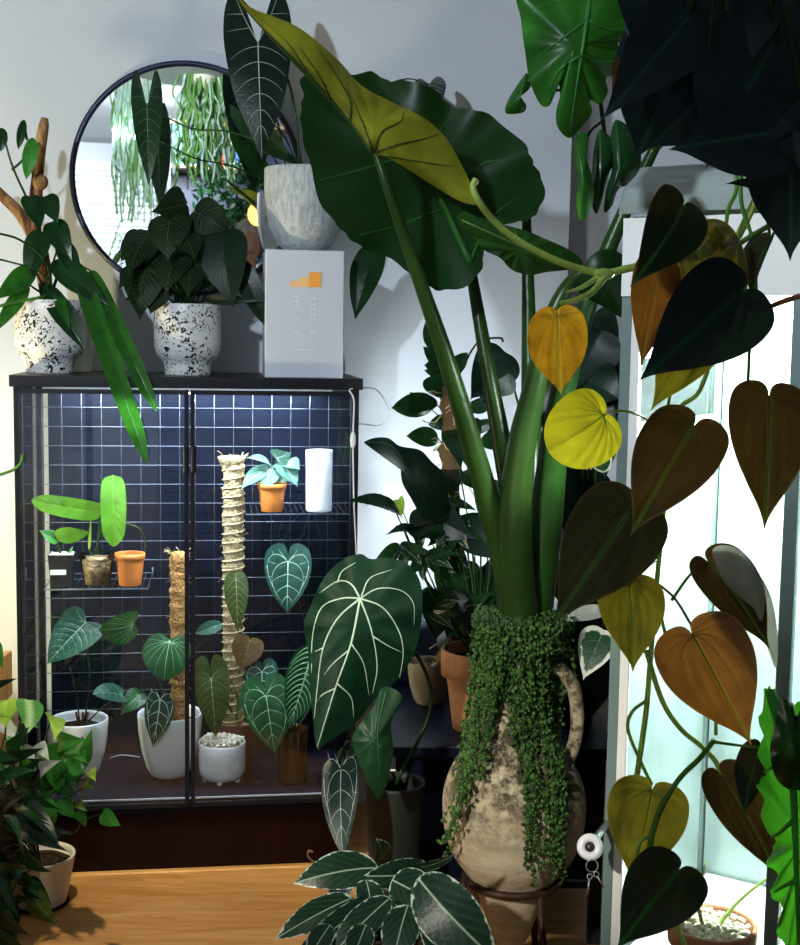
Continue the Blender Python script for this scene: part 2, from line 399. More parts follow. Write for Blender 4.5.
M['darkwire'] = plain('dark_wire', (.03, .03, .04), .4, .3)
M['foil'] = plain('grey_reflective_film', (.36, .45, .45), .4, .4, .3, var=.2, scale=9)
M['deck'] = plain('dark_navy_steel', (.002, .004, .013), .45, .12)
M['glass'] = glassmat('clear_glass', (.93, .96, .97), .04)
M['glass2'] = glassmat('greenhouse_glass', (.93, .98, .97), .10)
M['shade_base'] = plain('floor_shade_brown', (.009, .002, .002), .5, .1, scale=6, var=.4)  # shade of the floor put into the colour; a pot foot shares it
def speckle():
    t = NT('black_speckled_glaze'); o = t.obj()
    v1 = t.n('ShaderNodeTexVoronoi', Scale=85.); t.set(v1.inputs['Vector'], t.mix(.012, o, t.n('ShaderNodeTexNoise', Scale=60.).outputs[1])); 
    a = t.noise(105, 2, dist=1.2); b = t.noise(17, 2)
    m_ = t.math('ADD', a, t.math('MULTIPLY', b, .35))
    k = t.ramp(m_, [(.76, (0, 0, 0)), (.775, (1, 1, 1))])
    c = t.mix(k, (.70, .70, .71), (.01, .01, .014)); return t.end(c, .35, .4)
M['speckle'] = speckle()
def ribbed():
    t = NT('grey_crackled_stoneware'); n = t.noise(95, 4, t.mapv((1, 1, .3)), .7); n2 = t.noise(150, 2)
    c = t.ramp(n, [(.35, (.30, .33, .34)), (.6, (.52, .56, .58))]); return t.end(c, .6, .3, normal=t.bump(t.math('ADD', n, t.math('MULTIPLY', n2, .3)), .8, .004))
M['ribbed'] = ribbed()
M['white_glaze'] = plain('white_glazed_ceramic', (.80, .81, .83), .3, .5, var=.04, coat=.3)
M['cream_glaze'] = plain('cream_matt_ceramic', (.62, .58, .50), .5, .4, var=.06)
M['white_card'] = plain('white_plastic_box', (.62, .65, .73), .25, .5, var=.02)
M['orange'] = plain('orange_print', (.95, .38, .04), .4, var=.03); M['orange2'] = plain('light_orange_print', (.95, .55, .22), .4, var=.03)
M['palegrey'] = plain('pale_grey_print', (.80, .82, .86), .3, var=.02)
M['terra'] = plain('terracotta', (.40, .18, .09), .7, .3, var=.2, scale=30, bump=.1)
M['terra_plastic'] = plain('orange_plastic', (.70, .22, .045), .4, .4, var=.06)
M['dark_terra'] = plain('dark_brown_terracotta', (.10, .03, .018), .6, .3, var=.2)
M['soil'] = plain('potting_soil', (.035, .022, .014), .9, .1, var=.7, scale=120, bump=1.)
M['bark'] = plain('bark_mix', (.42, .30, .18), .8, .2, var=.55, scale=90, bump=1.)
M['pebble'] = plain('pale_pumice', (.82, .77, .62), .8, .2, var=.15, scale=60)
M['black_plastic'] = plain('black_plastic', (.012, .012, .014), .4)
M['label'] = plain('white_label', (.8, .8, .82), .5, var=.02)
M['cable'] = plain('white_cable', (.7, .72, .74), .4, var=.02)
M['coir'] = plain('straw_coloured_coir', (.52, .40, .22), .9, .1, var=.45, scale=150, bump=1.)
M['coir2'] = plain('rusty_coir', (.48, .25, .09), .9, .1, var=.5, scale=150, bump=1.)
M['rope'] = plain('twine', (.58, .46, .27), .9, .1, var=.3, scale=200, bump=.6)
M['silver'] = plain('brushed_steel', (.55, .57, .6), .25, .5, .9)
def stained():
    t = NT('weathered_stoneware'); o = t.obj(); sx = t.n('ShaderNodeSeparateXYZ', i0=o).outputs[2]
    n = t.noise(9, 6, rough=.65); f = t.noise(55, 5, rough=.7); g = t.noise(10, 4, t.mapv((1, 1, 5)))
    c = t.ramp(t.math('ADD', t.math('MULTIPLY', n, .6), t.math('MULTIPLY', g, .4)), [(.3, (.30, .23, .13)), (.5, (.50, .42, .28)), (.7, (.66, .58, .42))])
    up = t.ramp(sx, [(.22, (0, 0, 0)), (.34, (1, 1, 1))])
    k = t.ramp(t.math('ADD', t.math('MULTIPLY', n, .55), t.math('MULTIPLY', f, .5)), [(.46, (0, 0, 0)), (.57, (1, 1, 1))])
    c = t.mix(t.math('MULTIPLY', k, t.math('ADD', t.math('MULTIPLY', up, .85), .10)), c, (.035, .025, .012))
    return t.end(c, .75, .25, normal=t.bump(t.math('ADD', f, g), .6, .006))
M['amphora'] = stained()
M['rust'] = plain('rusted_iron', (.05, .022, .014), .6, .4, .5, var=.4, scale=40)
def drift():
    t = NT('driftwood'); n = t.noise(14, 6, t.mapv((1, 1, .25)), .6, 1.); c = t.ramp(n, [(.38, (.03, .012, .006)), (.5, (.26, .13, .05)), (.62, (.60, .42, .20))])
    return t.end(c, .8, .2, normal=t.bump(n, .8, .01))
M['drift'] = drift()
# leaves
L_ = {}
def LM(k, *a, **kw): vein = kw.pop('vein'); vt = kw.pop('vt', .2); L_[k] = [leafmat(k+'_leaf_blade', *a, **kw), leafmat(k+'_leaf_vein', vein, vein, tm=vt, rough=.5, var=.08)]
LM('velvet', (.004, .023, .011), (.008, .04, .012), tm=.12, rough=.5, spec=.12, vein=(.5, .64, .5))           # big silver-veined anthurium
LM('velvetdark', (.006, .02, .016), (.02, .06, .03), tm=.12, rough=.4, vein=(.5, .58, .55))
LM('crystal', (.014, .07, .045), (.03, .12, .05), tm=.2, rough=.4, vein=(.62, .85, .68), vt=.3)
LM('silver', (.08, .20, .15), (.05, .15, .06), tm=.2, rough=.4, vein=(.8, .88, .82), var=.2)
LM('polly', (.008, .018, .014), (.012, .04, .012), tm=.12, rough=.25, vein=(.62, .68, .60))
LM('pollyside', (.014, .045, .018), (.012, .04, .012), tm=.1, rough=.3, vein=(.25, .33, .22))
LM('giant', (.006, .030, .006), (.012, .055, .004), tm=.3, rough=.4, spec=.3, vein=(.02, .09, .012), var=.15, vsc=12)
LM('giantyellow', (.24, .25, .02), (.38, .38, .03), tm=.35, rough=.35, vein=(.045, .07, .012), var=.4, vsc=14)
LM('bright', (.10, .27, .02), (.2, .42, .03), tm=.35, rough=.35, vein=(.28, .5, .10), stripe=((.03, .13, .012), 85., .9, .8))
LM('green', (.035, .20, .03), (.12, .5, .04), tm=.35, rough=.3, vein=(.14, .35, .1))
LM('limegreen', (.30, .50, .05), (.5, .8, .1), tm=.4, rough=.35, vein=(.4, .6, .2))
LM('pothos', (.03, .17, .025), (.1, .42, .03), tm=.3, rough=.22, vein=(.10, .3, .06), var=.4)
LM('veined', (.013, .085, .025), (.05, .22, .03), tm=.3, rough=.35, vein=(.42, .72, .40), vt=.3)
LM('syng', (.05, .2, .04), (.2, .5, .1), tm=.3, rough=.35, vein=(.4, .55, .25), mid=(.5, .65, .3), midw=.2)
LM('olive', (.04, .07, .012), (.12, .14, .02), tm=.3, rough=.4, vein=(.42, .42, .22), vt=.3)
LM('bronze', (.13, .07, .025), (.3, .14, .03), tm=.3, rough=.45, vein=(.3, .26, .08))
LM('darkgreen', (.008, .035, .012), (.02, .1, .01), tm=.2, rough=.25, vein=(.02, .07, .02), var=.3)
LM('blackgreen', (.005, .016, .010), (.01, .04, .01), tm=.12, rough=.35, spec=.2, vein=(.02, .05, .03))
LM('ribdark', (.006, .017, .006), (.02, .06, .01), tm=.12, rough=.5, spec=.12, vein=(.10, .15, .05), stripe=((.05, .08, .035), 60., .8, .4))
LM('strapg', (.02, .10, .015), (.06, .3, .02), tm=.25, rough=.25, vein=(.06, .2, .03), var=.3)
LM('micans', (.008, .028, .014), (.035, .018, .004), tm=.20, rough=.42, spec=.25, vein=(.035, .07, .02), mid=(.06, .34, .06), midw=.036, var=.2, edge=((.10, .10, .03), .965, .02))  # pale edge here and below paints the glow of the rims
LM('micansbrown', (.018, .015, .006), (.08, .038, .006), tm=.25, rough=.42, spec=.25, vein=(.12, .12, .025), mid=(.12, .42, .03), midw=.036, var=.25, edge=((.22, .17, .05), .965, .02))
LM('micansolive', (.04, .045, .006), (.12, .09, .006), tm=.3, rough=.42, spec=.25, vein=(.10, .12, .02), mid=(.12, .32, .03), midw=.036, var=.3, edge=((.2, .2, .04), .965, .02))
LM('micansgold', (.06, .065, .007), (.24, .18, .01), tm=.32, rough=.42, spec=.25, vein=(.18, .20, .03), mid=(.20, .50, .04), midw=.036, var=.4, edge=((.35, .32, .05), .965, .02))
LM('micansred', (.09, .030, .008), (.26, .09, .01), tm=.34, rough=.35, spec=.35, vein=(.14, .13, .02), mid=(.25, .62, .04), midw=.036, var=.3, edge=((.30, .20, .05), .965, .02))
LM('micansdk', (.004, .012, .018), (.03, .05, .02), tm=.10, rough=.42, vein=(.010, .05, .035), mid=(.01, .08, .05), midw=.04, var=.2)
LM('amber', (.44, .19, .008), (.6, .28, .01), tm=.35, rough=.4, vein=(.70, .45, .04), mid=(.7, .6, .05), midw=.06, var=.6, vsc=55)
LM('yellow', (.62, .50, .012), (.7, .6, .02), tm=.4, rough=.45, vein=(.55, .72, .12), var=.12)
LM('calathea', (.006, .024, .013), (.01, .05, .015), tm=.12, rough=.34, spec=.2, vein=(.45, .55, .45), stripe=((.30, .42, .33), 38., 1.0, .04), mid=(.3, .42, .3), midw=.03, edge=((.42, .52, .44), .95))
LM('darkrib', (.012, .03, .020), (.02, .05, .02), tm=.12, rough=.35, vein=(.4, .42, .38), vt=.1)
LM('variegated', (.012, .05, .02), (.03, .12, .03), tm=.2, rough=.35, vein=(.3, .4, .3), edge=((.68, .72, .62), .74))
LM('silverback', (.42, .46, .42), (.5, .5, .4), tm=.3, rough=.4, vein=(.5, .55, .48))
LM('darkmid', (.010, .042, .018), (.02, .1, .02), tm=.15, rough=.4, vein=(.03, .10, .04))
LM('midgreen', (.014, .055, .008), (.04, .14, .01), tm=.3, rough=.35, vein=(.06, .14, .03))
LM('navyleaf', (.012, .025, .036), (.02, .03, .02), tm=.10, rough=.4, vein=(.04, .11, .09), mid=(.02, .09, .07), midw=.04)
LM('monstera', (.014, .085, .010), (.06, .26, .012), tm=.35, rough=.4, vein=(.02, .12, .02), var=.5, vsc=18)
LM('ruffled', (.05, .30, .02), (.10, .55, .02), tm=.42, rough=.3, vein=(.05, .35, .05), var=.3, vsc=18)
LM('pearl', (.055, .13, .028), (.06, .15, .02), tm=.2, rough=.3, vein=(.05, .1, .03), var=.8, vsc=70)
M['petiole_green'] = leafmat('green_petiole', (.020, .048, .008), (.03, .10, .01), tm=.12, rough=.3, var=.4, vsc=6)
M['petiole_dark'] = leafmat('dark_green_petiole', (.013, .045, .007), (.03, .1, .02), tm=.1, rough=.3, var=.4, vsc=8)
M['vine'] = leafmat('pale_green_vine', (.42, .58, .14), (.5, .65, .15), tm=.15, rough=.4, var=.2)
M['vine_dark'] = leafmat('green_vine', (.10, .26, .04), (.2, .4, .05), tm=.12, rough=.4, var=.3)
M['vine_red'] = leafmat('reddish_vine', (.22, .09, .04), (.3, .15, .05), tm=.12, rough=.4, var=.3)
M['twig'] = plain('brown_stem', (.10, .06, .025), .7, .2, var=.4)

# ------------------------------------------------------------------ the room
def struct(o, **k): o['kind'] = 'structure'; return o
b = MB(); b.box((-3.2, -3.9, -.06), (3.2, 4.7, 0)); struct(b.build('floor', M['floor']))
b = MB(); b.box((-3.2, -3.9, 2.75), (3.2, 4.7, 2.8)); struct(b.build('ceiling', M['wall']))
LJ = lxy(pl(567, 300, WALL))[0]
b = MB(); b.box((-2.6, WALL, 0), (LJ, WALL+.75, 2.75), cb); struct(b.build('wall_rear', M['wall']))
b = MB(); b.box((LJ, WALL+.35, 0), (4.2, WALL+.75, 2.75), cb); struct(b.build('wall_recess', M['wall']))
b = MB(); b.box((-3.26, -3.9, 0), (-3.2, 4.7, 2.75)); struct(b.build('wall_left', M['wall']))
b = MB(); b.box((3.2, -3.9, 0), (3.26, 4.7, 2.75)); struct(b.build('wall_right', M['wall']))
b = MB(); b.box((-3.2, -3.96, 0), (3.2, -3.9, 2.75)); struct(b.build('wall_front', M['wall']))
b = MB(); b.box((-2.6, WALL-.014, 0), (LJ, WALL, .09), cb); struct(b.build('baseboard_rear', M['white_paint']))
# window behind the photographer, seen in the mirror
wc = MR(88, 190, 10.9); wx, wz = wc.x-.1, 1.75
b = MB()
for (x0, x1, z0, z1) in ((-.85, -.78, -.8, .8), (.78, .85, -.8, .8), (-.85, .85, .74, .8), (-.85, .85, -.8, -.74), (-.03, .03, -.74, .74)):
    b.box((wx+x0, -3.9, wz+z0), (wx+x1, -3.84, wz+z1))
wf = struct(b.build('window_1', M['white_paint']))
b = MB(); b.box((wx-.78, -3.895, wz-.74), (wx+.78, -3.885, wz+.74)); b.build('window_pane', emis('daylight_sky', (.75, .9, 1.), 2.6), wf)
r = thing('venetian_blind', 'white slatted venetian blind reflected at the left of the round mirror', 'blind', (wx, -3.80, wz+.8))
b = MB(); b.box((wx-.85, -3.83, wz+.78), (wx+.85, -3.78, wz+.84)); b.build('headrail', M['white_paint'], r)
b = MB()
for k in range(26):
    z = wz+.74-k*.055; b.box((wx-.82, -3.825, z), (wx+.82, -3.79, z+.003), lambda x, y, zz: Vector((x, y, zz+(y+3.8)*.5)))
b.build('slat', M['white_paint'], r)['kind'] = 'stuff'

# ------------------------------------------------------------------ the display cabinet
CW, CD, CH = .79, .37, pl(13, 375, 0).z
deck = pl(75, 803, 0).z
cab = thing('display_cabinet', 'black metal display cabinet with two glass doors over an added block coloured as shaded floor', 'cabinet', cb(CW/2, CD/2, 0))
b = MB(); b.box((-.008, -.008, CH-.026), (CW+.008, CD+.01, CH), cb); b.build('top_panel', M['black_metal'], cab)
b = MB(); b.box((0, 0, deck-.03), (CW, CD, deck), cb); b.build('bottom_panel', M['deck'], cab)
b = MB(); b.box((.03, CD-.006, deck), (CW-.015, CD, CH-.026), cb); b.build('back_panel', M['navy_back'], cab)
b = MB(); b.box((.02, .006, 0), (CW-.02, CD-.02, deck-.03), cb); b.build('shade_base', M['shade_base'], cab)  # added dark block in place of the shaded floor under the cabinet
for (x0, y0) in ((0, 0), (CW-.018, 0), (0, CD-.018), (CW-.018, CD-.018)):
    b = MB(); b.box((x0, y0, deck), (x0+.018, y0+.018, CH-.026), cb); b.build('corner_post', M['black_metal'], cab)
for x0 in (.006, CW-.012):
    b = MB(); b.box((x0, .018, deck), (x0+.004, CD-.018, CH-.026), cb); b.build('side_glass', M['glass'], cab)
dl = lxy(pl(190, 560, 0))[0]
for s, (x0, x1) in enumerate(((.004, dl-.002), (dl+.002, CW-.004))):
    f = MB(); t_ = .010
    for bx in ((x0, x0+t_, deck-.012, CH-.03), (x1-t_, x1, deck-.012, CH-.03), (x0, x1, CH-.03-t_, CH-.03), (x0, x1, deck-.012, deck-.012+t_)):
        f.box((bx[0], -.020, bx[2]), (bx[1], -.008, bx[3]), cb)
    d = f.build('door', M['black_metal'], cab)
    b = MB(); b.box((x0+t_, -.016, deck-.002), (x1-t_, -.013, CH-.04), cb); b.build('door_glass', M['glass'], d)
    hz = pl(190, 458, 0).z; hx = x1-.0135 if s == 0 else x0+.0005
    b = MB(); b.box((hx, -.036, hz-.032), (hx+.013, -.020, hz+.032), cb, bev=.005); b.build('door_handle', M['black_metal'], d)
b = MB(); b.box((.012, .002, deck), (CW-.012, .005, deck+.0035), cb); b.build('light_channel', M['white_paint'], cab)
# wire grid standing inside against the back panel
gx0, gx1 = lxy(pl(42, 430, CD-.03))[0], lxy(pl(352, 430, CD-.03))[0]; gz0, gz1 = deck+.12, pl(100, 388, CD-.03).z
sp = 19.3*(2.95+CD)/F
for (a0, a1, lab) in ((gx0, dl-.004, 'left'), (dl+.006, gx1, 'right')):
    b = MB(); z = gz1; k = 0
    while z > gz0:
        b.tube([cb(a0, CD-.034, z), cb(a1, CD-.034, z)], .0010, 5); z -= sp; k += 1
    b.build('wire_grid_panel', M['wire'], None); o = C.objects[-1]
    xx = a0
    b2 = MB()
    while xx <= a1+.001:
        b2.tube([cb(xx, CD-.031, gz0), cb(xx, CD-.031, gz1)], .0010, 5); xx += sp
    v = b2.build('upright_wires', M['darkwire'], o)
    v2 = MB(); xx = a0
    while xx <= a1+.001: v2.tube([cb(xx, CD-.0312, gz1-3*sp-.02), cb(xx, CD-.0312, gz1)], .0008, 5); xx += sp
    v2.build('lit_upright_wires', M['wire'], o)  # paler upper lengths: light from above painted into the wires
    tag(o, f'grey wire grid behind the {lab} glass door of the black cabinet', 'wire grid', None)
# wire shelves
def wshelf(xa, xb_, y, lab):
    ly0, ly1 = .12, CD-.04; z = pl((xa+xb_)/2, y, ly0).z; x0 = lxy(pl(xa, y, ly0))[0]; x1 = lxy(pl(xb_, y, ly0))[0]
    r = thing('wire_shelf', lab, 'shelf', cb((x0+x1)/2, .2, z-.004))
    b = MB(); b.tube([cb(x0, ly0, z-.003), cb(x1, ly0, z-.003), cb(x1, ly1, z-.003), cb(x0, ly1, z-.003)], .0018, 6, closed=True); b.build('shelf_frame', M['wire'], r)
    b = MB(); n = int((x1-x0)/.014)
    for k in range(n+1): x = x0+(x1-x0)*k/n; b.tube([cb(x, ly0, z-.0015), cb(x, ly1, z-.0015)], .0009, 4)
    b.build('shelf_wires', M['darkwire'], r)
    for x in (x0, x1):
        b = MB(); b.tube([cb(x, ly1, z-.003), cb(x, CD-.03, z-.02), cb(x, CD-.03, z+.01)], .002, 5); b.build('hook', M['wire'], r)
    return z
zL = wshelf(44, 148, 588, 'small wire shelf carrying three little pots in the left half of the cabinet')
zR = wshelf(246, 350, 513, 'small wire shelf carrying an orange pot and a white cylinder in the right half')

# ------------------------------------------------------------------ pots
PROF = {
 'taper': [(.70, 0), (.72, .02), (.98, .9), (1.0, .97), (1.0, 1.0), (.93, 1.0), (.91, .9), (.9, .86)],
 'nursery': [(.72, 0), (.74, .02), (.92, .8), (.92, .81), (1.0, .82), (1.0, 1.0), (.94, 1.0), (.92, .9), (.9, .86)],
 'round': [(.45, 0), (.58, .02), (.72, .14), (.88, .42), (.97, .72), (1.0, .97), (.98, 1.0), (.93, .99), (.91, .9), (.9, .85)],
 'bowl': [(.40, 0), (.48, .015), (.68, .10), (.87, .28), (.96, .5), (1.0, .75), (.99, .985), (.975, 1.0), (.92, .99), (.91, .93), (.9, .88)],
 'footed': [(.66, 0), (.68, .01), (.69, .12), (.74, .19), (.90, .27), (.98, .36), (1.0, .48), (1.0, .75), (1.0, .985), (.985, 1.0), (.94, .99), (.92, .9), (.91, .88)],
 'cyl': [(.93, 0), (.96, .01), (.98, .1), (1.0, .98), (.99, 1.0), (.94, 1.0), (.93, .5), (.93, .3)],
 'drum': [(.7, 0), (.86, .03), (.97, .16), (1.0, .4), (1.0, .97), (.98, 1.0), (.94, .99), (.92, .9), (.92, .9)],
 'planter': [(.66, 0), (.68, .01), (.84, .5), (.99, .97), (1.0, 1.0), (.95, 1.0), (.92, .93), (.9, .86)],
 'clay': [(.66, 0), (.68, .01), (.86, .66), (.87, .67), (1.0, .68), (1.02, .98), (1.0, 1.0), (.92, 1.0), (.9, .93), (.88, .88)],
}
def pot(parent, c, r, h, prof, mat, soil='soil', name='pot'):
    b = MB(); pr = [(a*r, z*h) for a, z in PROF[prof]]
    # sharper section: insert points
    q = [pr[0]]
    for a, z in pr[1:]: q += [(q[-1][0]*.5+a*.5, q[-1][1]*.5+z*.5), (a, z)]
    b.lathe(q+[(pr[-1][0]*.98, pr[-1][1]-.004)], c); o = b.build(name, mat, parent)
    if soil:
        s = MB(); sr = pr[-1][0]*.995; k = 7; rr = [(sr*i/k, 0) for i in range(k, -1, -1)]
        s.lathe([(a, pr[-1][1]-.003+.004*math.sin(i*2.1)) for i, (a, _) in enumerate(rr)], c, wob=lambda a, z: .04*math.sin(5*a) if z else 0)
        s.build('soil' if soil != 'pebble' else 'pebble_bed', M[soil], parent)
    return o
def potted(name, label, cat, px, yt, yb, w, z, ly, prof, mat, soil='soil', group=None, d=None):
    """w, yt, yb in pixels; z = height of what it stands on; depth = ly in the cabinet frame or camera depth d"""
    p = pt(px, (yt+yb)/2, ly if d is None else d); dist = (p-CAM).dot(fwd); r = w/2*dist/F
    zt = pt(px, yt, ly if d is None else d).z; c = Vector((p.x, p.y, z)); root = thing(name, label, cat, c, group)
    pot(root, c, r, zt-z, prof, mat, soil); root['_r'] = r; del root['_r']
    return root, c, r, zt
# ------------------------------------------------------------------ on top of the cabinet
TOP = CH
# left: speckled pot with a driftwood totem and strap leaves
r, c, rr, zt = potted('potted_philodendron', 'climber on a driftwood totem in the left speckled white pot, straps hanging down', 'potted plant', 50, 300, 372, 70, TOP, .17, 'footed', M['speckle'])
dw = .17
b = MB(); b.tube(V3(crs([pt(48, 306, dw), pt(42, 262, dw), pt(34, 232, dw), pt(36, 195, dw), pt(40, 150, dw), pt(45, 118, dw)], 5)), [.016, .016, .017, .018, .020, .020, .021, .022, .022, .020, .018, .017, .017, .017, .016, .016, .015, .014, .014, .014, .014, .014, .014, .013, .012, .008], 12); b.build('driftwood_totem', M['drift'], r)
b = MB(); b.tube(V3(crs([pt(36, 240, dw), pt(20, 214, dw-.01), pt(-4, 190, dw-.02), pt(-20, 172, dw)], 5)), (.016, .010), 10); b.build('driftwood_branch', M['drift'], r)
b = MB(); b.blob(pt(40, 182, dw-.012), .020, .016, .020, nu=9, nv=6); b.build('bark_knot', M['drift'], r)
S = pt(48, 285, dw)
def hv(kind, j, t, w, mk, vs, par=None, **k): return leaf('leaf', par or r, kind, j, t, w, L_[mk], vs, **k)
hv('strap', (76, 262, .12), (148, 465, -.06), 20, 'strapg', None, fold=.35, bend=.05, pet=[(52, 290, .15), (62, 266, .14)], na=40)
hv('strap', (90, 270, .14), (157, 412, -.03), 17, 'strapg', None, fold=.3, bend=.09, pet=[(52, 292, .16), (66, 262, .14)], na=40)
hv('lance', (45, 285, .12), (86, 352, .06), 22, 'darkgreen', 'few', fold=.2, pet=[(46, 300, .15)])
hv('lance', (52, 262, .12), (112, 308, .06), 24, 'darkgreen', 'few', fold=.2, pet=[(48, 295, .15)])
hv('ovate', (52, 222, .13), (72, 262, .10), 26, 'darkgreen', 'few', fold=.1, pet=[(42, 240, .15)])
hv('ovate', (42, 232, .12), (28, 288, .10), 28, 'darkgreen', 'few', fold=.1, tilt=25, pet=[(40, 250, .16)])
hv('ovate', (46, 196, .13), (58, 224, .10), 22, 'darkgreen', 'few', fold=.1, pet=[(40, 215, .15)])
hv('ovate', (30, 196, .13), (40, 232, .10), 24, 'darkgreen', 'few', fold=.1, tilt=-20, pet=[(40, 215, .15)])
hv('ellip', (33, 138, .12), (26, 180, .11), 15, 'green', 'few', fold=.1, pet=[(12, 170, .14), (24, 158, .13)])
hv('ellip', (24, 120, .14), (18, 150, .13), 9, 'darkgreen', 'few', fold=.1, pet=[(27, 140, .14)])
hv('ellip', (2, 128, .14), (1, 152, .13), 12, 'darkgreen', 'few', pet=[(30, 205, .15), (12, 165, .14)])
hv('lance', (34, 268, .11), (-6, 300, .05), 22, 'strapg', 'few', fold=.2, pet=[(46, 292, .15)])
hv('lance', (28, 284, .11), (-8, 335, .05), 16, 'strapg', 'few', fold=.2, pet=[(46, 296, .15)])
hv('lance', (60, 240, .13), (82, 282, .09), 20, 'darkgreen', 'few', fold=.2, pet=[(48, 280, .15)])
hv('lance', (56, 290, .11), (70, 330, .06), 12, 'strapg', 'few', pet=[(50, 298, .15)])
stem('aerial_root', r, [(52, 296, .12), (46, 262, .10), (20, 240, .08), (-8, 232, .06)], .0028, M['petiole_dark'])
stem('aerial_root', r, [(52, 296, .12), (40, 272, .09), (10, 262, .08), (-8, 258, .06)], .0022, M['petiole_dark'])
stem('tendril', r, [(-30, 380, .0), (-40, 440, -.03), (-12, 473, -.04), (8, 472, -.04), (20, 464, -.04), (23, 454, -.04)], .0035, M['vine_dark'])
stem('tendril_stem', r, [(46, 296, .10), (-10, 310, .04), (-30, 340, .02), (-30, 380, .0)], .0035, M['vine_dark'])
# small pale pot behind it
r2, c2, q2, z2 = potted('small_pot', 'small plain grey-white pot half hidden behind the left speckled pot', 'pot', 80, 300, 366, 24, TOP, .30, 'cyl', M['cream_glaze'])
# middle: second speckled pot, dark ribbed leaves
r, c, rr, zt = potted('potted_peperomia', 'bushy plant with dark ribbed leaves in the black-speckled white pot below the mirror', 'potted plant', 187.5, 304, 374, 66, TOP, .14, 'footed', M['speckle'])
RL = [(148, 262, 140, 322, 46), (150, 232, 126, 280, 40), (170, 218, 168, 262, 44), (186, 205, 150, 212, 40), (196, 212, 228, 232, 40), (176, 250, 166, 296, 40), (204, 238, 214, 284, 40), (150, 276, 124, 302, 30), (192, 262, 188, 300, 34), (212, 226, 238, 254, 34), (140, 244, 120, 262, 30), (160, 285, 150, 315, 28), (212, 262, 228, 290, 30), (180, 230, 196, 262, 38), (136, 270, 118, 290, 22)]
for (x0, y0, x1, y1, w) in RL:
    hv('heart', (x0, y0, .12+random.uniform(-.06, .04)), (x1, y1, .06+random.uniform(-.05, .03)), w, 'ribdark', 'pin', r, fold=-.15, bend=.12, bull=.02, tilt=random.uniform(-25, 25), pet=[(187+random.uniform(-14, 14), 304, .14)], pr=.0018)
for x0, x1 in ((178, 172), (190, 194), (200, 212), (184, 184)): stem('stem', r, [(187, 306, .13), (x1, 270, .10), (x0, 240, .12)], .003, M['petiole_dark'])
hv('ovate', (222, 232, .06), (234, 308, .03), 54, 'blackgreen', 'few', r, fold=.1, tilt=20, pet=[(196, 304, .13), (214, 250, .08)], pr=.002)
hv('lance', (238, 258, .06), (268, 330, .05), 24, 'blackgreen', 'few', r, fold=.1, pet=[(200, 304, .12), (226, 268, .07)], pr=.002)
hv('lance', (206, 300, .08), (262, 300, .02), 10, 'blackgreen', None, r, fold=.1, pet=[(196, 305, .12)], pr=.002)
# the white box and the grey textured pot on it
x0 = lxy(pl(265, 310, .02))[0]; x1 = lxy(pl(344, 310, .02))[0]; bz = pl(304, 250, .02).z
bx = MB(); bx.box((x0, .02, TOP), (x1, .19, bz), cb, bev=.003); bo = bx.build('storage_box', M['white_card'])
tag(bo, 'tall glossy white box with an orange stepped logo on the black cabinet', 'box')
b = MB()
def bfl(px0, px1, y0, y1, mi=0, off=.0012):
    a = lxy(pl(px0, y0, .02))[0]; e = lxy(pl(px1, y0, .02))[0]; z0 = pl(305, y1, .02).z; z1 = pl(305, y0, .02).z
    b.box((a, .02-off, z0), (e, .0205, z1), cb, mi)
bfl(290, 321, 281, 287, 1); bfl(299, 321, 277.5, 281, 1); bfl(309, 321, 272, 287, 0, .0016); b.build('logo', [M['orange'], M['orange2']], bo)
for (xx, ys) in ((296, (297, 302, 307, 320, 333)), (313, (298, 305, 309, 314, 320, 332))):     # faint upright lettering
    for y in ys:
        b = MB(); bfl(xx-2.5, xx+2.5, y-.6, y+.4, 0, .0006); bfl(xx-2.5, xx-1.8, y-2.2, y+2.2, 0, .0007); bfl(xx+1.8, xx+2.5, y-2.2, y+2.2, 0, .0007); b.build('letter', M['palegrey'], bo)
b = MB(); bfl(295, 314, 349.4, 350.2); b.build('printed_line', M['palegrey'], bo)
r, c, rr, zt = potted('potted_alocasia', 'dark alocasia with white veins in the grey textured pot on the white box', 'potted plant', 305, 169, 248, 82, bz, .105, 'bowl', M['ribbed'])
leaf('leaf', r, 'arrow', (258, 42, .06), (262, 160, .04), 68, L_['polly'], 'polly', fold=-.08, bend=.05, wave=.03, vw=.017, pet=[(300, 172, .1), (296, 120, .09), (288, 80, .09), (272, 52, .08)], pr=.003)
leaf('leaf', r, 'arrow', (147, 106, .12), (149, 187, .08), 31, L_['pollyside'], 'polly', fold=.12, bend=.05, tilt=0, vw=.02, pet=[(296, 172, .1), (280, 150, .06), (230, 132, .08), (190, 128, .12)], pr=.0022)
leaf('leaf', r, 'arrow', (429, 84, .20), (432, 118, .10), 34, L_['polly'], 'polly', fold=-.3, bend=.05, vw=.02, pet=[(308, 172, .1), (340, 110, .12), (400, 80, .2)], pr=.002)
leaf('leaf', r, 'lance', (378, 242, .12), (355, 320, .10), 34, L_['darkgreen'], 'few', fold=.25, tilt=20, pet=[(312, 172, .1), (345, 176, .06), (376, 215, .08)], pr=.002)
leaf('leaf', r, 'arrow', (252, 120, .16), (300, 166, .10), 36, L_['darkgreen'], 'few', fold=.2, tilt=30, pet=[(300, 172, .12), (280, 130, .16)], pr=.002)
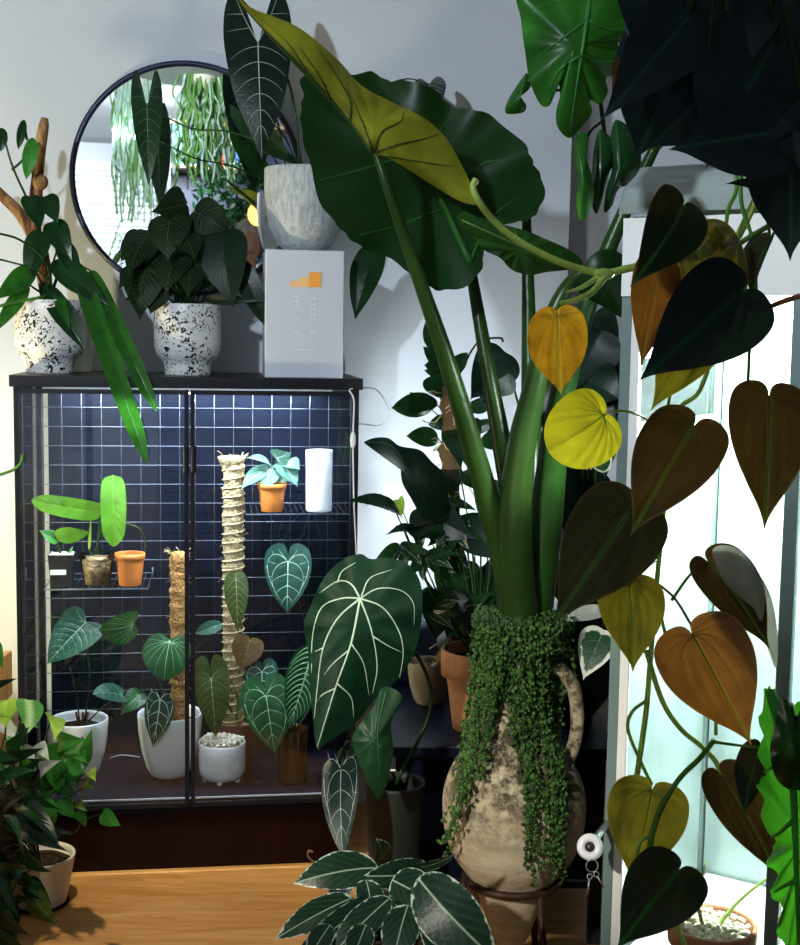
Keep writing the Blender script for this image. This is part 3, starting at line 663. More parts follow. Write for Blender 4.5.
# round mirror
mc = pl(188, 180, WALL); mlx, mly = lxy(mc); mr = (187-73)*3.42/F*.965
r = thing('round_mirror', 'round wall mirror with a thin dark blue frame above the cabinet', 'mirror', mc-EY*.012)
def disc(lx, lz, rad, ly0, ly1, n=72):
    b = MB(); vs = []
    for ly in (ly0, ly1):
        for k in range(n): a = 2*math.pi*k/n; vs.append(cb(lx+rad*math.cos(a), ly, lz+rad*math.sin(a)))
    b.add(vs, [tuple(range(n)), tuple(range(2*n-1, n-1, -1))]+[(k, k+n, (k+1) % n+n, (k+1) % n) for k in range(n)], 0, False); return b
t = NT('mirror_silver'); mm = t.end((.93, .95, .96), .015, .5, 1.)
disc(mlx, mc.z, mr-.004, WALL-.012, WALL-.006).build('mirror_glass', mm, r)
b = MB(); b.tube([cb(mlx+mr*math.cos(a), WALL-.014, mc.z+mr*math.sin(a)) for a in np.linspace(0, 2*math.pi, 73)[:-1]], .0075, 8, closed=True); b.build('mirror_frame', plain('dark_blue_frame', (.012, .014, .05), .35), r)
# ------------------------------------------------------------------ inside the cabinet
def onshelf(px, yb, z, r_px):     # ly of a pot whose front foot shows at px, yb
    p = pz(px, yb, z); ly = lxy(p)[1]; return ly
# left shelf
p = pl(62, 570, .158); w = .030
r = thing('potted_seedling', 'seedling in a square black pot with a white label, on the wire shelf', 'potted plant', Vector((p.x, p.y, zL)))
b = MB(); lx, ly = lxy(p)
def sq(s0, s1, z0, z1): return [cb(lx+a*s, ly+c_*s, z) for z, s in ((z0, s0), (z1, s1)) for a, c_ in ((-1, -1), (1, -1), (1, 1), (-1, 1))]
b.add(sq(w*.8, w, zL, pl(62, 553, .158).z), [(3, 2, 1, 0), (0, 1, 5, 4), (1, 2, 6, 5), (2, 3, 7, 6), (3, 0, 4, 7)], 0, False); b.build('pot', M['black_plastic'], r)
zz = pl(62, 555, .158).z; b = MB(); b.add([cb(lx+a*w*.97, ly+c_*w*.97, zz) for a, c_ in ((-1, -1), (1, -1), (1, 1), (-1, 1))], [(0, 1, 2, 3)])
for k in range(60): b.blob(cb(lx+random.uniform(-.9, .9)*w, ly+random.uniform(-.9, .9)*w, zz+.002), .004, .003, .003)
b.build('pumice_topping', M['pebble'], r)
b = MB(); a0 = lxy(pl(50, 572, .128))[0]; a1 = lxy(pl(66, 572, .128))[0]; b.box((a0, ly-w*.96, pl(60, 575, .128).z), (a1, ly-w*.86, pl(60, 570, .128).z), cb); b.build('label', M['label'], r)
hv('heart', (56, 540, .158), (38, 530, .16), 16, 'green', 'pin', r, tilt=40, pet=[(62, 556, .158)], pr=.0015)
hv('lance', (54, 534, .158), (91, 532, .17), 18, 'bright', 'pin', r, tilt=25, bend=.12, pet=[(60, 556, .158), (58, 545, .158)], pr=.0015)
hv('lance', (68, 556, .158), (73, 546, .18), 3, 'green', None, r)
r, c, rr, zt = potted('potted_philodendron', 'young philodendron with long ribbed bright green leaves in a clear bark-filled pot', 'potted plant', 97, 553, 588, 35, zL, .158, 'taper', glassmat('clear_plastic', (.85, .85, .82), .158), 'bark')
b = MB(); b.lathe([(rr*.66, .003), (rr*.86, (zt-zL)*.86), (rr*.3, (zt-zL)*.9)], c); b.build('bark_filling', M['bark'], r)
hv('strap', (113, 475, .17), (114, 547, .14), 25, 'bright', 'pin', r, fold=.25, bend=.04, pet=[(97, 554, .158), (100, 520, .19), (108, 484, .19)], pr=.0022, bull=.01)
hv('strap', (102, 512, .19), (31, 500, .13), 21, 'bright', 'pin', r, fold=.15, bend=.08, tilt=-10, pet=[(95, 554, .158), (101, 530, .158)], pr=.0022, bull=.01)
hv('lance', (89, 550, .19), (91, 518, .18), 3, 'limegreen', None, r, pet=[(93, 556, .158)])
r, c, rr, zt = potted('potted_cutting', 'cutting with one arching stalk in a small orange pot on the left shelf', 'potted plant', 130, 553, 587, 30, zL, .158, 'nursery', M['terra_plastic'], 'bark')
stem('stalk', r, [(144, 556, .19), (145, 540, .18), (138, 528, .17), (124, 524, .18), (118, 528, .18)], .0022, M['petiole_green'])
# right shelf
r, c, rr, zt = potted('potted_anthurium', 'silver-leaved anthurium in an orange plastic pot on the right wire shelf', 'potted plant', 272, 483, 511, 29, zR, .158, 'nursery', M['terra_plastic'])
for (a, bb, cc, d_, w, tl) in ((270, 468, 264, 492, 24, 0), (264, 470, 240, 490, 18, 30), (282, 464, 298, 488, 22, -30), (276, 458, 292, 452, 22, 20), (268, 462, 246, 458, 14, 55), (288, 462, 300, 470, 18, -30), (278, 472, 290, 482, 16, 20)):
    hv('heart', (a, bb, .17), (cc, d_, .13), w, 'silver', 'palm', r, tilt=tl, bend=.08, vw=.02, pet=[(272, 486, .158)], pr=.0015, na=40)
r, c, rr, zt = potted('cylinder_vase', 'plain white tapering cylinder vase at the right end of the right wire shelf', 'vase', 319, 450, 508, 27, zR, .158, 'cyl', M['white_glaze'], None)
# deck
DK = deck
def deckpot(name, label, px, yt, yb, w, prof, mat, soil='soil', cat='potted plant'):
    ly = onshelf(px, yb, DK, w)+w/2*3.1/F*PROF[prof][0][0]
    return potted(name, label, cat, px, yt, yb, w, DK, ly, prof, mat, soil)+(ly,)
r, c, rr, zt, ly = deckpot('potted_anthurium', 'anthurium with one big heart leaf in the leftmost white pot inside the cabinet', 79, 718, 779, 58, 'round', M['white_glaze'])
ly1 = ly
leaf('leaf', r, 'vel', (86, 622, .16), (47, 664, .10), 44, L_['crystal'], 'pin', tilt=10, fold=.12, bend=.06, bull=.015, vw=.016, pet=[(84, 724, ly), (90, 680, ly), (86, 640, .17)], pr=.002)
leaf('leaf', r, 'round', (122, 695, .12), (92, 694, .08), 26, L_['crystal'], 'few', tilt=45, bend=.06, pet=[(86, 724, ly), (104, 706, .16)], pr=.0016)
for dx in (-6, 1, 6): stem('cut_stem', r, [(82+dx*.5, 726, ly), (82+dx, 712, ly)], .003, M['dark_terra'])
stem('stem', r, [(80, 726, ly), (76, 690, ly-.03), (70, 668, ly-.04)], .002, M['petiole_dark'])
r, c, rr, zt, ly = deckpot('potted_philodendron', 'philodendron with round striped leaves and a rusty moss pole in a wide white pot', 170, 712, 779, 64, 'round', M['white_glaze'])
def mosspole(par, px, y0, y1, wpx, ly, mat, rope=True, n=22):
    p0 = pl(px, y1, ly); top = pl(px, y0, ly); x_, y_ = p0.x, p0.y; R_ = wpx/2*(p0-CAM).dot(fwd)/F; Z0, Z1 = p0.z, top.z
    b = MB(); K = 60; prof = [(R_*(1+.07*math.sin(i*2.3)+.05*math.sin(i*5.1)), (Z1-Z0)*i/K) for i in range(K+1)]
    b.lathe(prof+[(R_*.5, Z1-Z0+.004), (0, Z1-Z0+.003)], (x_, y_, Z0), 18, wob=lambda a, z: .07*math.sin(3*a+z*90)+.04*math.sin(7*a-z*140))
    o = b.build('moss_pole', mat, par)
    if rope:
        b = MB(); pts = [Vector((x_+R_*1.08*math.cos(a), y_+R_*1.08*math.sin(a), Z0+(Z1-Z0)*a/(2*math.pi*n))) for a in np.arange(0, 2*math.pi*n, .45)]
        b.tube(pts, .0022, 5); b.build('twine', M['rope'], o)
    b = MB()
    for k in range(70):
        a = random.uniform(0, 6.28); z = Z0+(Z1-Z0)*(random.random() if k > 22 else 1); p = Vector((x_+R_*math.cos(a), y_+R_*math.sin(a), z))
        q = p+Vector((math.cos(a+.5), math.sin(a+.5), random.uniform(-.6, 1.2 if k < 22 else .4)))*random.uniform(.006, .018); b.tube([p, (p+q)/2+Vector((0, 0, .002)), q], .0006, 3)
    b.build('loose_fibre', M['rope'], o)['kind'] = 'stuff'
    return o
mosspole(r, 179, 553, 722, 17, ly, M['coir2'], False)
leaf('leaf', r, 'round', (134, 624, .14), (98, 630, .10), 36, L_['veined'], 'palm', tilt=-30, bend=.1, vw=.022, pet=[(172, 716, ly), (150, 660, .15), (140, 634, .14)], pr=.0018)
leaf('leaf', r, 'round', (170, 640, ly-.05), (164, 682, ly-.08), 50, L_['veined'], 'palm', tilt=20, bend=.06, vw=.02, pet=[(178, 680, ly), (180, 655, ly-.03)], pr=.0018)
leaf('leaf', r, 'heart', (160, 700, ly-.08), (152, 748, ly-.11), 30, L_['velvet'], 'cry', tilt=-15, bend=.06, vw=.03, pet=[(172, 716, ly), (168, 700, ly-.06)], pr=.0016)
leaf('leaf', r, 'ellip', (222, 624, ly-.06), (194, 634, ly-.09), 14, L_['crystal'], 'few', tilt=15, pet=[(182, 660, ly), (205, 640, ly-.05)], pr=.0012)
leaf('leaf', r, 'heart', (140, 694, ly-.05), (120, 716, ly-.08), 22, L_['veined'], 'palm', tilt=15, bend=.1, vw=.022, pet=[(170, 716, ly), (150, 690, ly-.03)], pr=.0016)
r, c, rr, zt, ly = deckpot('potted_philodendron', 'tall philodendron climbing a straw-wrapped moss pole in a dark brown pot', 236, 720, 776, 44, 'taper', M['dark_terra'], 'bark')
mosspole(r, 233, 457, 726, 20, ly, M['coir'], n=30)
b = MB(); q = pl(232, 460, ly); b.lathe([(.024, 0), (.031, .02), (.034, .028), (.02, .03), (0, .03)], (q.x, q.y, q.z-.02), 16, wob=lambda a, z: .12*math.sin(6*a)); b.build('fibre_tuft', M['coir'], r)
leaf('leaf', r, 'heart', (236, 578, ly-.06), (238, 634, ly-.08), 24, L_['olive'], 'pin', bend=.05, vw=.03, pet=[(233, 600, ly), (234, 582, ly-.04)], pr=.0014)
leaf('leaf', r, 'heart', (250, 640, ly-.05), (240, 672, ly-.07), 32, L_['bronze'], 'few', bend=.05, vw=.025, pet=[(240, 700, ly), (252, 668, ly-.04)], pr=.0014)
leaf('leaf', r, 'anth', (211, 678, ly-.10), (216, 738, ly-.12), 36, L_['olive'], 'pin', bend=.05, fold=-.15, vw=.022, bull=.012, pet=[(236, 722, ly), (226, 700, ly-.06)], pr=.0016)
stem('stem', r, [(236, 724, ly-.02), (238, 700, ly-.03), (234, 690, ly-.04)], .003, M['vine_dark'])
# footed white pot, pebbles
r, c, rr, zt, ly = deckpot('footed_planter', 'small white planter on ball feet heaped with pale pebbles inside the cabinet', 222, 745, 786, 47, 'drum', M['white_glaze'], 'pebble', 'planter')
for ch in r.children: ch.location.z += .010
b = MB()
for k in range(150):
    a = random.uniform(0, 6.28); q = rr*.93*math.sqrt(random.random()); h_ = .010*(1-(q/rr)**2)
    b.blob((c.x+q*math.cos(a), c.y+q*math.sin(a), zt+.012+h_+random.uniform(-.003, .003)), random.uniform(.004, .0075), random.uniform(.003, .006), random.uniform(.003, .005), rot=a)
b.build('pebble', M['pebble'], r)['kind'] = 'stuff'
for a in (200, 270, 340, 90):
    b = MB(); b.blob((c.x+rr*.72*math.cos(math.radians(a)), c.y+rr*.72*math.sin(math.radians(a)), DK+.0075), .0075, .0075, .0075, nu=10, nv=8); b.build('ball_foot', M['white_glaze'], r)
b = MB()
for k in range(5):
    rr_ = .006+.004*k; cx_, cz_ = .012, (zt-DK)*.55; n_ = 18
    pts = [Vector((c.x+rr*1.004*math.cos(-1.0+.0+math.cos(a)*rr_/rr), c.y+rr*1.004*math.sin(-1.0+math.cos(a)*rr_/rr), DK+.006+cz_+rr_*.7*math.sin(a))) for a in np.linspace(0, 6.28, n_+1)[:-1]]
    b.tube(pts, .0008, 4, closed=True)
b.build('relief_ornament', M['white_glaze'], r)
# amber jar with anthurium
r, c, rr, zt, ly = deckpot('amber_jar', 'brown glass jar holding a silver-veined anthurium at the right of the cabinet floor', 293, 728, 785, 31, 'cyl', None, 'soil')
j_ = [o for o in r.children if o.name.startswith('pot')][0]; t = NT('amber_glass'); j_.data.materials[0] = t.end((.05, .022, .006), .12, .5); j_.name = 'jar'
leaf('leaf', r, 'anth', (288, 562, .17), (287, 614, .14), 47, L_['crystal'], 'cry', bend=.05, vw=.024, bull=.01, pet=[(294, 730, ly), (310, 660, .2), (296, 590, .2), (290, 566, .18)], pr=.0018)
leaf('leaf', r, 'anth', (266, 696, .09), (275, 754, .06), 50, L_['veined'], 'cry', bend=.05, vw=.022, bull=.01, pet=[(292, 732, ly), (280, 700, .12)], pr=.0018)
leaf('leaf', r, 'anth', (262, 672, .13), (264, 708, .11), 34, L_['crystal'], 'cry', bend=.05, vw=.024, tilt=15, pet=[(290, 732, ly), (270, 690, .14)], pr=.0016)
leaf('leaf', r, 'lance', (314, 644, .12), (288, 730, .06), 40, L_['veined'], 'dense', bend=.06, vw=.05, bull=.02, tilt=-10, pet=[(296, 730, ly), (318, 690, .16)], pr=.0018)
b = MB(); q = pz(256, 780, DK); l_ = lxy(q); b.box((l_[0]-.013, l_[1], DK), (l_[0]+.013, l_[1]+.026, DK+.03), cb, bev=.002); tag(b.build('glass_block', M['glass']), 'small clear glass block behind the footed white planter', 'glass block')
# LED bar under the cabinet top
b = MB(); b.box((.06, .035, CH-.038), (CW-.06, .065, CH-.026), cb); lo = b.build('grow_light_bar', M['white_paint']); tag(lo, 'slim white light bar fixed under the top panel inside the black cabinet', 'grow light')
b = MB(); b.box((.07, .04, CH-.041), (CW-.07, .06, CH-.038), cb); b.build('diffuser', emis('cool_led', (.8, .9, 1.), 14.), lo)
# cable on the right side
r = thing('power_cable', 'thin white cable with an inline switch hanging down the right side of the cabinet', 'cable', cb(CW+.02, .02, DK))
cx = CW+.004
b = MB(); b.tube(V3(crs([pt(349, 390, -.02), pt(354, 402, -.025), pt(353, 440, -.025), pt(354, 500, -.025), pt(357, 580, -.025), pt(354, 640, -.025)], 6)), .0018, 6); b.build('cord', M['cable'], r)
b = MB(); b.tube(V3(crs([pt(350, 389, -.02), pt(372, 388, .1), pt(382, 396, .12), pt(388, 412, .12), pt(380, 425, .12), pt(360, 424, .05), pt(354, 430, -.02)], 6)), .0014, 6); b.build('cord_loop', M['cable'], r)
q = pt(353, 440, -.025); b = MB(); b.blob(q, .007, .005, .020, nu=10, nv=8); b.build('inline_switch', M['cable'], r)
q = MB(); q.tube(V3(crs([pt(110, 758, .25), pt(122, 755, .22), pt(140, 757, .22)], 5)), .0015, 5); tag(q.build('white_wire', M['cable']), 'short white wire between the two white pots on the cabinet floor', 'wire')
# ------------------------------------------------------------------ amphora and giant alocasia
AD = 2.5; PX = AD/F
def yz(y, x=516, d=AD): return P(x, y, d).z
ax_ = P(514, 800, AD); AX_, AY_ = ax_.x, ax_.y
r = thing('amphora', 'weathered beige stoneware amphora with an ear handle standing in an iron ring', 'amphora', (AX_, AY_, yz(952)))
AP = [(950, 6), (946, 16), (930, 22), (905, 31), (884, 40), (872, 48), (855, 60), (832, 68), (806, 71), (785, 69), (764, 61), (748, 50), (735, 40), (722, 33), (700, 30), (665, 30), (640, 32), (622, 37), (614, 40)]
pr = [(hwp*PX, yz(y)-yz(952)) for y, hwp in AP]; q = crs([(a, z, 0) for a, z in pr], 3); prof = [(float(a[0]), float(a[1])) for a in q]
inn = [(prof[-1][0]-.012, prof[-1][1]), (prof[-1][0]-.014, prof[-1][1]-.02), (.035, prof[-1][1]-.05)]
b = MB(); b.lathe([(0, prof[0][1]-.004)]+prof+inn, (AX_, AY_, yz(952)), 56, wob=lambda a, z: .012*math.sin(2*a+z*9)); b.build('body', M['amphora'], r)
s = MB(); s.lathe([(.055, prof[-1][1]-.03), (0, prof[-1][1]-.025)], (AX_, AY_, yz(952)), 24); s.build('soil', M['soil'], r)
def bodyr(z):
    zz = z-yz(952); P_ = prof
    for (r0, z0), (r1, z1) in zip(P_[:-1], P_[1:]):
        if z0 <= zz <= z1: return r0+(r1-r0)*(zz-z0)/(z1-z0+1e-9)
    return P_[0][0] if zz < 0 else 0
for sg in (1,):
    pts = [(28, 660), (44, 666), (56, 684), (60, 712), (58, 738), (50, 762)]
    b = MB(); b.tube(V3(crs([Vector((AX_+sg*dx*PX, AY_-.01, yz(y))) for dx, y in pts], 5)), (.019, .017), 12, flat=.75); b.build('handle', M['amphora'], r)
r = thing('iron_plant_stand', 'rusty iron ring stand on thin legs carrying the amphora', 'plant stand', (AX_, AY_, 0))
b = MB(); R_ = bodyr(yz(880))+.009; b.tube([Vector((AX_+R_*math.cos(a), AY_+R_*math.sin(a), yz(880))) for a in np.linspace(0, 6.283, 41)[:-1]], .008, 8, closed=True); b.build('ring', M['rust'], r)
for a in (-60, 60, 180):
    a = math.radians(a); b = MB(); b.tube([Vector((AX_+R_*math.cos(a), AY_+R_*math.sin(a), yz(880))), Vector((AX_+(R_+.04)*math.cos(a), AY_+(R_+.04)*math.sin(a), 0))], .007, 8); b.build('leg', M['rust'], r)
r = thing('giant_alocasia', 'giant green alocasia with thick stalks and huge leaves growing from the amphora', 'plant', (AX_, AY_, yz(640)))
def stalk(pts, w0, w1, mat='petiole_green'):
    A = crs([(p[0], p[1], p[2]) for p in pts], 6); k = len(A)
    b = MB(); b.tube([P(*a) for a in A], [(w0+(w1-w0)*(i/(k-1))**1.3)/2*a[2]/F for i, a in enumerate(A)], 14); return b.build('leaf_stalk', M[mat], r)
tl = dict(parent=r)
stalk([(375, 150, 2.25), (388, 190, 2.26), (413, 262, 2.3), (445, 355, 2.36), (478, 465, 2.42), (505, 560, 2.46), (516, 625, 2.5)], 7, 34)
stalk([(470, 262, 2.52), (476, 300, 2.52), (490, 380, 2.52), (503, 450, 2.53), (522, 560, 2.54), (526, 625, 2.54)], 10, 30)
stalk([(598, 268, 2.32), (580, 274, 2.33), (564, 292, 2.35), (548, 330, 2.36), (534, 390, 2.38), (521, 450, 2.4), (515, 530, 2.42), (520, 625, 2.46)], 9, 40)
stalk([(526, 200, 2.6), (528, 280, 2.6), (530, 380, 2.59), (532, 480, 2.57), (530, 625, 2.54)], 9, 30, 'petiole_dark')
stalk([(656, 145, 2.3), (632, 195, 2.33), (600, 270, 2.36), (573, 350, 2.4), (556, 430, 2.44), (546, 520, 2.47), (532, 625, 2.5)], 11, 40, 'petiole_dark')
# leaf seen from below, main
tleaf('leaf', r, [(322, 66), (300, 80), (304, 96), (300, 112), (306, 150), (318, 195), (334, 222), (352, 240), (378, 255), (400, 264), (422, 284), (445, 290), (466, 286), (482, 268), (484, 248), (490, 232), (512, 222), (530, 220), (541, 204), (545, 188), (536, 168), (528, 150), (508, 128), (482, 112), (452, 106), (436, 92), (412, 80), (392, 82), (372, 72), (350, 74), (338, 62)], (430, 180), 2.42, L_['giant'],
      vs=[(1.8, (470, 262), (430, 180), (380, 120), (330, 75)), ((470, 262), (490, 220), (520, 195)), ((440, 200), (480, 165), (515, 160)), ((420, 170), (440, 130), (460, 112)), ((440, 210), (400, 225), (360, 235)), ((410, 155), (360, 170), (320, 180))], vr=.004, grad=(.03, -.06), bulge=-.03, wave=.02, rip=2, nr=12)
# folded yellow leaf
tleaf('leaf', r, [(238, -2), (252, 8), (272, 16), (296, 26), (318, 42), (340, 62), (362, 86), (392, 102), (424, 118), (446, 138), (460, 162), (474, 190), (480, 204), (462, 202), (440, 190), (412, 172), (388, 158), (374, 152), (356, 128), (330, 96), (300, 64), (276, 40), (254, 18)], (374, 126), 2.22, L_['giantyellow'],
      vs=[(.9, (372, 150), (366, 130), (352, 98), (346, 82)), ((350, 122), (350, 100), (330, 66), (318, 50)), ((330, 100), (322, 80), (300, 48)), ((312, 78), (300, 60), (284, 38)), (.9, (374, 152), (382, 132), (400, 122), (404, 112)), (.9, (374, 152), (400, 144), (420, 140), (440, 134)), (.8, (376, 154), (410, 160), (440, 165), (455, 166))], vr=.0028, grad=(.10, .03), bulge=.03, wave=.012, nr=12, label='yellow-green folded leaf half with dark veins')
b = MB(); b.tube([P(*a) for a in crs([(375, 152, 2.25), (350, 118, 2.23), (310, 76, 2.18), (276, 40, 2.13), (240, 0, 2.08), (228, -14, 2.06)], 6)], (.008, .0035), 8); b.build('midrib', M['petiole_green'], r)
tleaf('leaf', r, [(457, 216), (464, 212), (480, 218), (500, 224), (524, 230), (548, 240), (566, 248), (580, 258), (582, 266), (568, 270), (548, 272), (530, 275), (512, 270), (500, 258), (484, 250), (474, 238), (462, 228)], (520, 250), 2.3, L_['midgreen'], vs=[((462, 220), (520, 246), (576, 264))], grad=(.05, .1), bulge=.03, wave=.02)
tleaf('leaf', r, [(578, 290), (582, 268), (596, 252), (614, 250), (630, 262), (640, 285), (636, 305), (624, 318), (606, 308), (590, 300)], (606, 282), 2.3, L_['giant'], grad=(.05, .1), bulge=.03)
# ------------------------------------------------------------------ trailing plant over the amphora
r = thing('trailing_plant', 'dense trailing plant with tiny round leaves spilling from the mouth of the amphora', 'plant', (AX_, AY_, yz(616)))
def beadstrand(pts, mat='pearl', step=.0062, sz=.0042):
    b = MB(); b.tube(pts, .0008, 4, 1); acc = 0
    for p, q in zip(pts[:-1], pts[1:]):
        l = (q-p).length; acc += l
        while acc > step:
            acc -= step; c_ = q+Vector((random.gauss(0, .0028), random.gauss(0, .0028)-.001, random.gauss(0, .002))); s_ = sz*random.uniform(.6, 1.25)
            b.blob(c_, s_, s_*.75, s_*.85, 0, 5, 3, random.uniform(0, 3))
    return b.build('strand', L_[mat], r)
def drape(x0, y0, x1, y1, sway=4, out=.008, pw=.8):
    pts = []; n = max(6, int((y1-y0)/8)); ph = random.uniform(0, 6)
    for i in range(n+1):
        t_ = i/n; y = y0+(y1-y0)*t_; x = x0+(x1-x0)*t_**pw+math.sin(ph+t_*6)*sway*t_
        z = yz(y); X = (x-514)*PX; R_ = bodyr(z)+out
        if y < 640: R_ = max(R_, .085)
        dy = -math.sqrt(max(R_*R_-X*X, 0)) if abs(X) < R_ else 0
        top = math.exp(-((y-y0)/14)**2)*.012
        pts.append(Vector((AX_+X, AY_+dy-random.uniform(0, .012), z+top)))
    return pts
for k in range(30):
    x0 = 486+64*k/29+random.uniform(-3, 3); x1 = 512+44*k/29+random.uniform(-4, 4); beadstrand(drape(x0, 612+random.uniform(-4, 8), x1, random.uniform(770, 868) if x1 > 516 else random.uniform(690, 770)))
for k in range(34):
    q = k/33; x0 = 470+34*q+random.uniform(-3, 3); x1 = 438+56*q+random.uniform(-3, 3)
    e = random.uniform(800, 860) if x1 < 448 else random.uniform(745, 800) if x1 < 466 else random.uniform(730, 760) if x1 < 478 else random.uniform(665, 735)
    beadstrand(drape(x0, 616+random.uniform(-6, 6), x1, e, 3, .030 if x1 < 480 else .012, 2.2))
for k in range(24):
    x0 = 470+92*k/23+random.uniform(-3, 3); beadstrand(drape(x0, 610+random.uniform(-6, 10), x0+(x0-516)*.1, random.uniform(650, 700), 3, .016))
for k in range(10):
    x0 = 540+16*k/9; beadstrand(drape(x0, 614, 545+14*k/9, random.uniform(745, 850), 3))
# crown of the plant
b = MB()
for k in range(900):
    a = random.uniform(0, 6.28); q = random.random()**.5*.088; s_ = .0045*random.uniform(.6, 1.2)
    b.blob((AX_+q*math.cos(a), AY_+q*math.sin(a), yz(614)+.012*(1-(q/.09)**2)+random.uniform(-.012, .006)), s_, s_*.8, s_*.8, 0, 5, 3, a)
b.build('crown', L_['pearl'], r)['kind'] = 'stuff'

# ------------------------------------------------------------------ black table behind with more pots
tz = P(470, 736, 2.78).z
r = thing('side_table', 'low black side table crowded with pots behind the amphora', 'table', P(480, 736, 3.0).to_2d().to_3d())
tx0, tx1, ty0, ty1 = P(388, 700, 3.0).x, P(596, 700, 3.0).x, P(480, 736, 2.70).y, P(480, 736, 2.70).y+.52
b = MB(); b.box((tx0, ty0, tz-.025), (tx1, ty1, tz), bev=.004); b.build('tabletop', M['deck'], r)
for x in (tx0+.02, tx1-.045):
    for y in (ty0+.02, ty1-.045): b = MB(); b.box((x, y, 0), (x+.025, y+.025, tz-.025)); b.build('leg', M['black_metal'], r)
b = MB(); b.box((tx0+.045, ty0+.03, .14), (tx1-.045, ty0+.04, tz-.025)); b.build('front_shade_panel', M['deck'], r)  # added dark sheet, hides the lit floor to keep the space black
b = MB(); b.box((tx0, ty1-.012, tz), (tx1, ty1, P(470, 622, 3.2).z)); b.build('back_panel', M['deck'], r)  # added black sheet, stands for the darkness behind the pots
b = MB(); b.box((tx0+.02, ty0+.03, .12), (tx1-.02, ty1-.03, .135)); b.build('lower_shelf', M['black_metal'], r)
def tpot(name, label, px, yt, w, d, prof, mat, z=None, soil='soil', cat='potted plant'):
    z = tz if z is None else z; return potted(name, label, cat, px, yt, yt+60, w, z, 0, prof, mat, soil, d=d)
r, c, rr, zt = tpot('potted_philodendron', 'dark bushy philodendron in the terracotta pot beside the amphora', 480, 648, 78, 2.83, 'clay', M['terra'])
for (x0, y0, x1, y1, w, mk) in ((420, 510, 478, 540, 44, 'blackgreen'), (468, 530, 510, 560, 40, 'blackgreen'), (448, 470, 452, 500, 30, 'blackgreen'), (470, 420, 476, 462, 24, 'blackgreen'), (490, 480, 484, 530, 30, 'darkgreen'), (452, 430, 462, 470, 24, 'darkgreen'), (450, 560, 440, 600, 36, 'darkgreen'), (480, 570, 470, 640, 60, 'darkgreen'), (500, 560, 500, 610, 40, 'blackgreen'), (440, 590, 436, 640, 40, 'blackgreen'), (462, 600, 446, 640, 34, 'darkgreen')):
    leaf('leaf', r, 'heart' if w > 40 else 'ovate', (x0, y0, 2.86+random.uniform(-.06, .08)), (x1, y1, 2.8+random.uniform(-.06, .08)), w, L_[mk], 'few', fold=.12, bend=.08, tilt=random.uniform(-25, 25), pet=[(480, 652, 2.83), ((480+x0)/2+5, (652+y0)/2, 2.84)], pr=.002)
tleaf('leaf', r, [(364, 442), (374, 438), (388, 438), (400, 446), (420, 450), (432, 462), (446, 476), (448, 494), (446, 514), (436, 520), (422, 518), (412, 500), (402, 482), (400, 462), (394, 452), (380, 441), (368, 444)], (420, 484), 2.75, L_['blackgreen'], vs=[((368, 442), (396, 450), (430, 510))], bulge=.02, grad=(.1, 0), label='large near-black leaf with a long curled tip')
for (x0, y0, x1, y1, w) in ((396, 512, 342, 502, 24), (404, 528, 436, 520, 22), (418, 532, 384, 536, 16)):
    leaf('leaf', r, 'heart', (x0, y0, 2.8), (x1, y1, 2.7), w, L_['blackgreen'], 'pin', fold=.25, tilt=50, bend=.1, bull=.02, pet=[(470, 652, 2.83), (430, 590, 2.8)], pr=.002)
for (a, bb, k) in ((455, 525, 0), (400, 545, 1), (425, 555, 2), (495, 590, 3), (465, 610, 4), (430, 610, 5)):      # fans of pale-ribbed leaflets
    for q in range(5):
        an = math.radians(200+q*32+k*17); leaf('leaf', r, 'lance', (a, bb, 2.82), (a+36*math.cos(an)*.9, bb-30*math.sin(an)*.9, 2.78), 13, L_['calathea' if q % 2 else 'darkgreen'], 'few', fold=.15, tilt=random.uniform(-30, 30), na=32, nr=5, pet=[(480, 652, 2.83)] if q == 0 else None, pr=.002)
for k in range(34):
    x0, y0 = random.uniform(415, 505), random.uniform(500, 640); an = random.uniform(0, 6.28); l_ = random.uniform(24, 44)
    leaf('leaf', r, 'lance', (x0, y0, random.uniform(2.84, 2.98)), (x0+l_*math.cos(an), y0+abs(l_*math.sin(an))*.9+4, random.uniform(2.8, 2.92)), random.uniform(11, 18), L_['calathea' if k % 4 == 0 else 'darkgreen' if k % 3 else 'blackgreen'], 'mid', fold=.15, tilt=random.uniform(-40, 40), na=32, nr=5, pet=[(480, 652, 2.83)], pr=.0016)
leaf('leaf', r, 'round', (398, 500, 2.9), (402, 516, 2.88), 16, L_['limegreen'], 'few', tilt=30, pet=[(440, 600, 2.85)], pr=.0015)
r, c, rr, zt = tpot('potted_hoya', 'climber with narrow oval leaves on a root-covered post in the pale pot', 429, 660, 44, 3.02, 'round', plain('dim_stoneware', (.14, .12, .09), .6), soil='bark')
def post(par, px, y0, y1, wpx, d, mat):
    p0 = P(px, y1, d); p1 = P(px, y0, d); R_ = wpx/2*d/F; b = MB(); K = 40
    b.lathe([(R_*(1+.15*math.sin(i*1.9)), (p1.z-p0.z)*i/K) for i in range(K+1)]+[(0, p1.z-p0.z)], p0, 16, wob=lambda a, z: .15*math.sin(3*a+z*60)); o = b.build('moss_post', mat, par)
    b = MB()
    for k in range(60):
        a = random.uniform(0, 6.28); z = p0.z+(p1.z-p0.z)*random.random(); q = Vector((p0.x+R_*1.1*math.cos(a), p0.y+R_*1.1*math.sin(a), z)); pts = [q]
        for i in range(4): q = q+Vector((random.gauss(0, .012), -abs(random.gauss(0, .004)), random.gauss(-.006, .012))); pts.append(q)
        b.tube(pts, .0012, 4)
    b.build('aerial_roots', M['rope'], o)['kind'] = 'stuff'
post(r, 447, 385, 664, 20, 3.02, M['twig'])
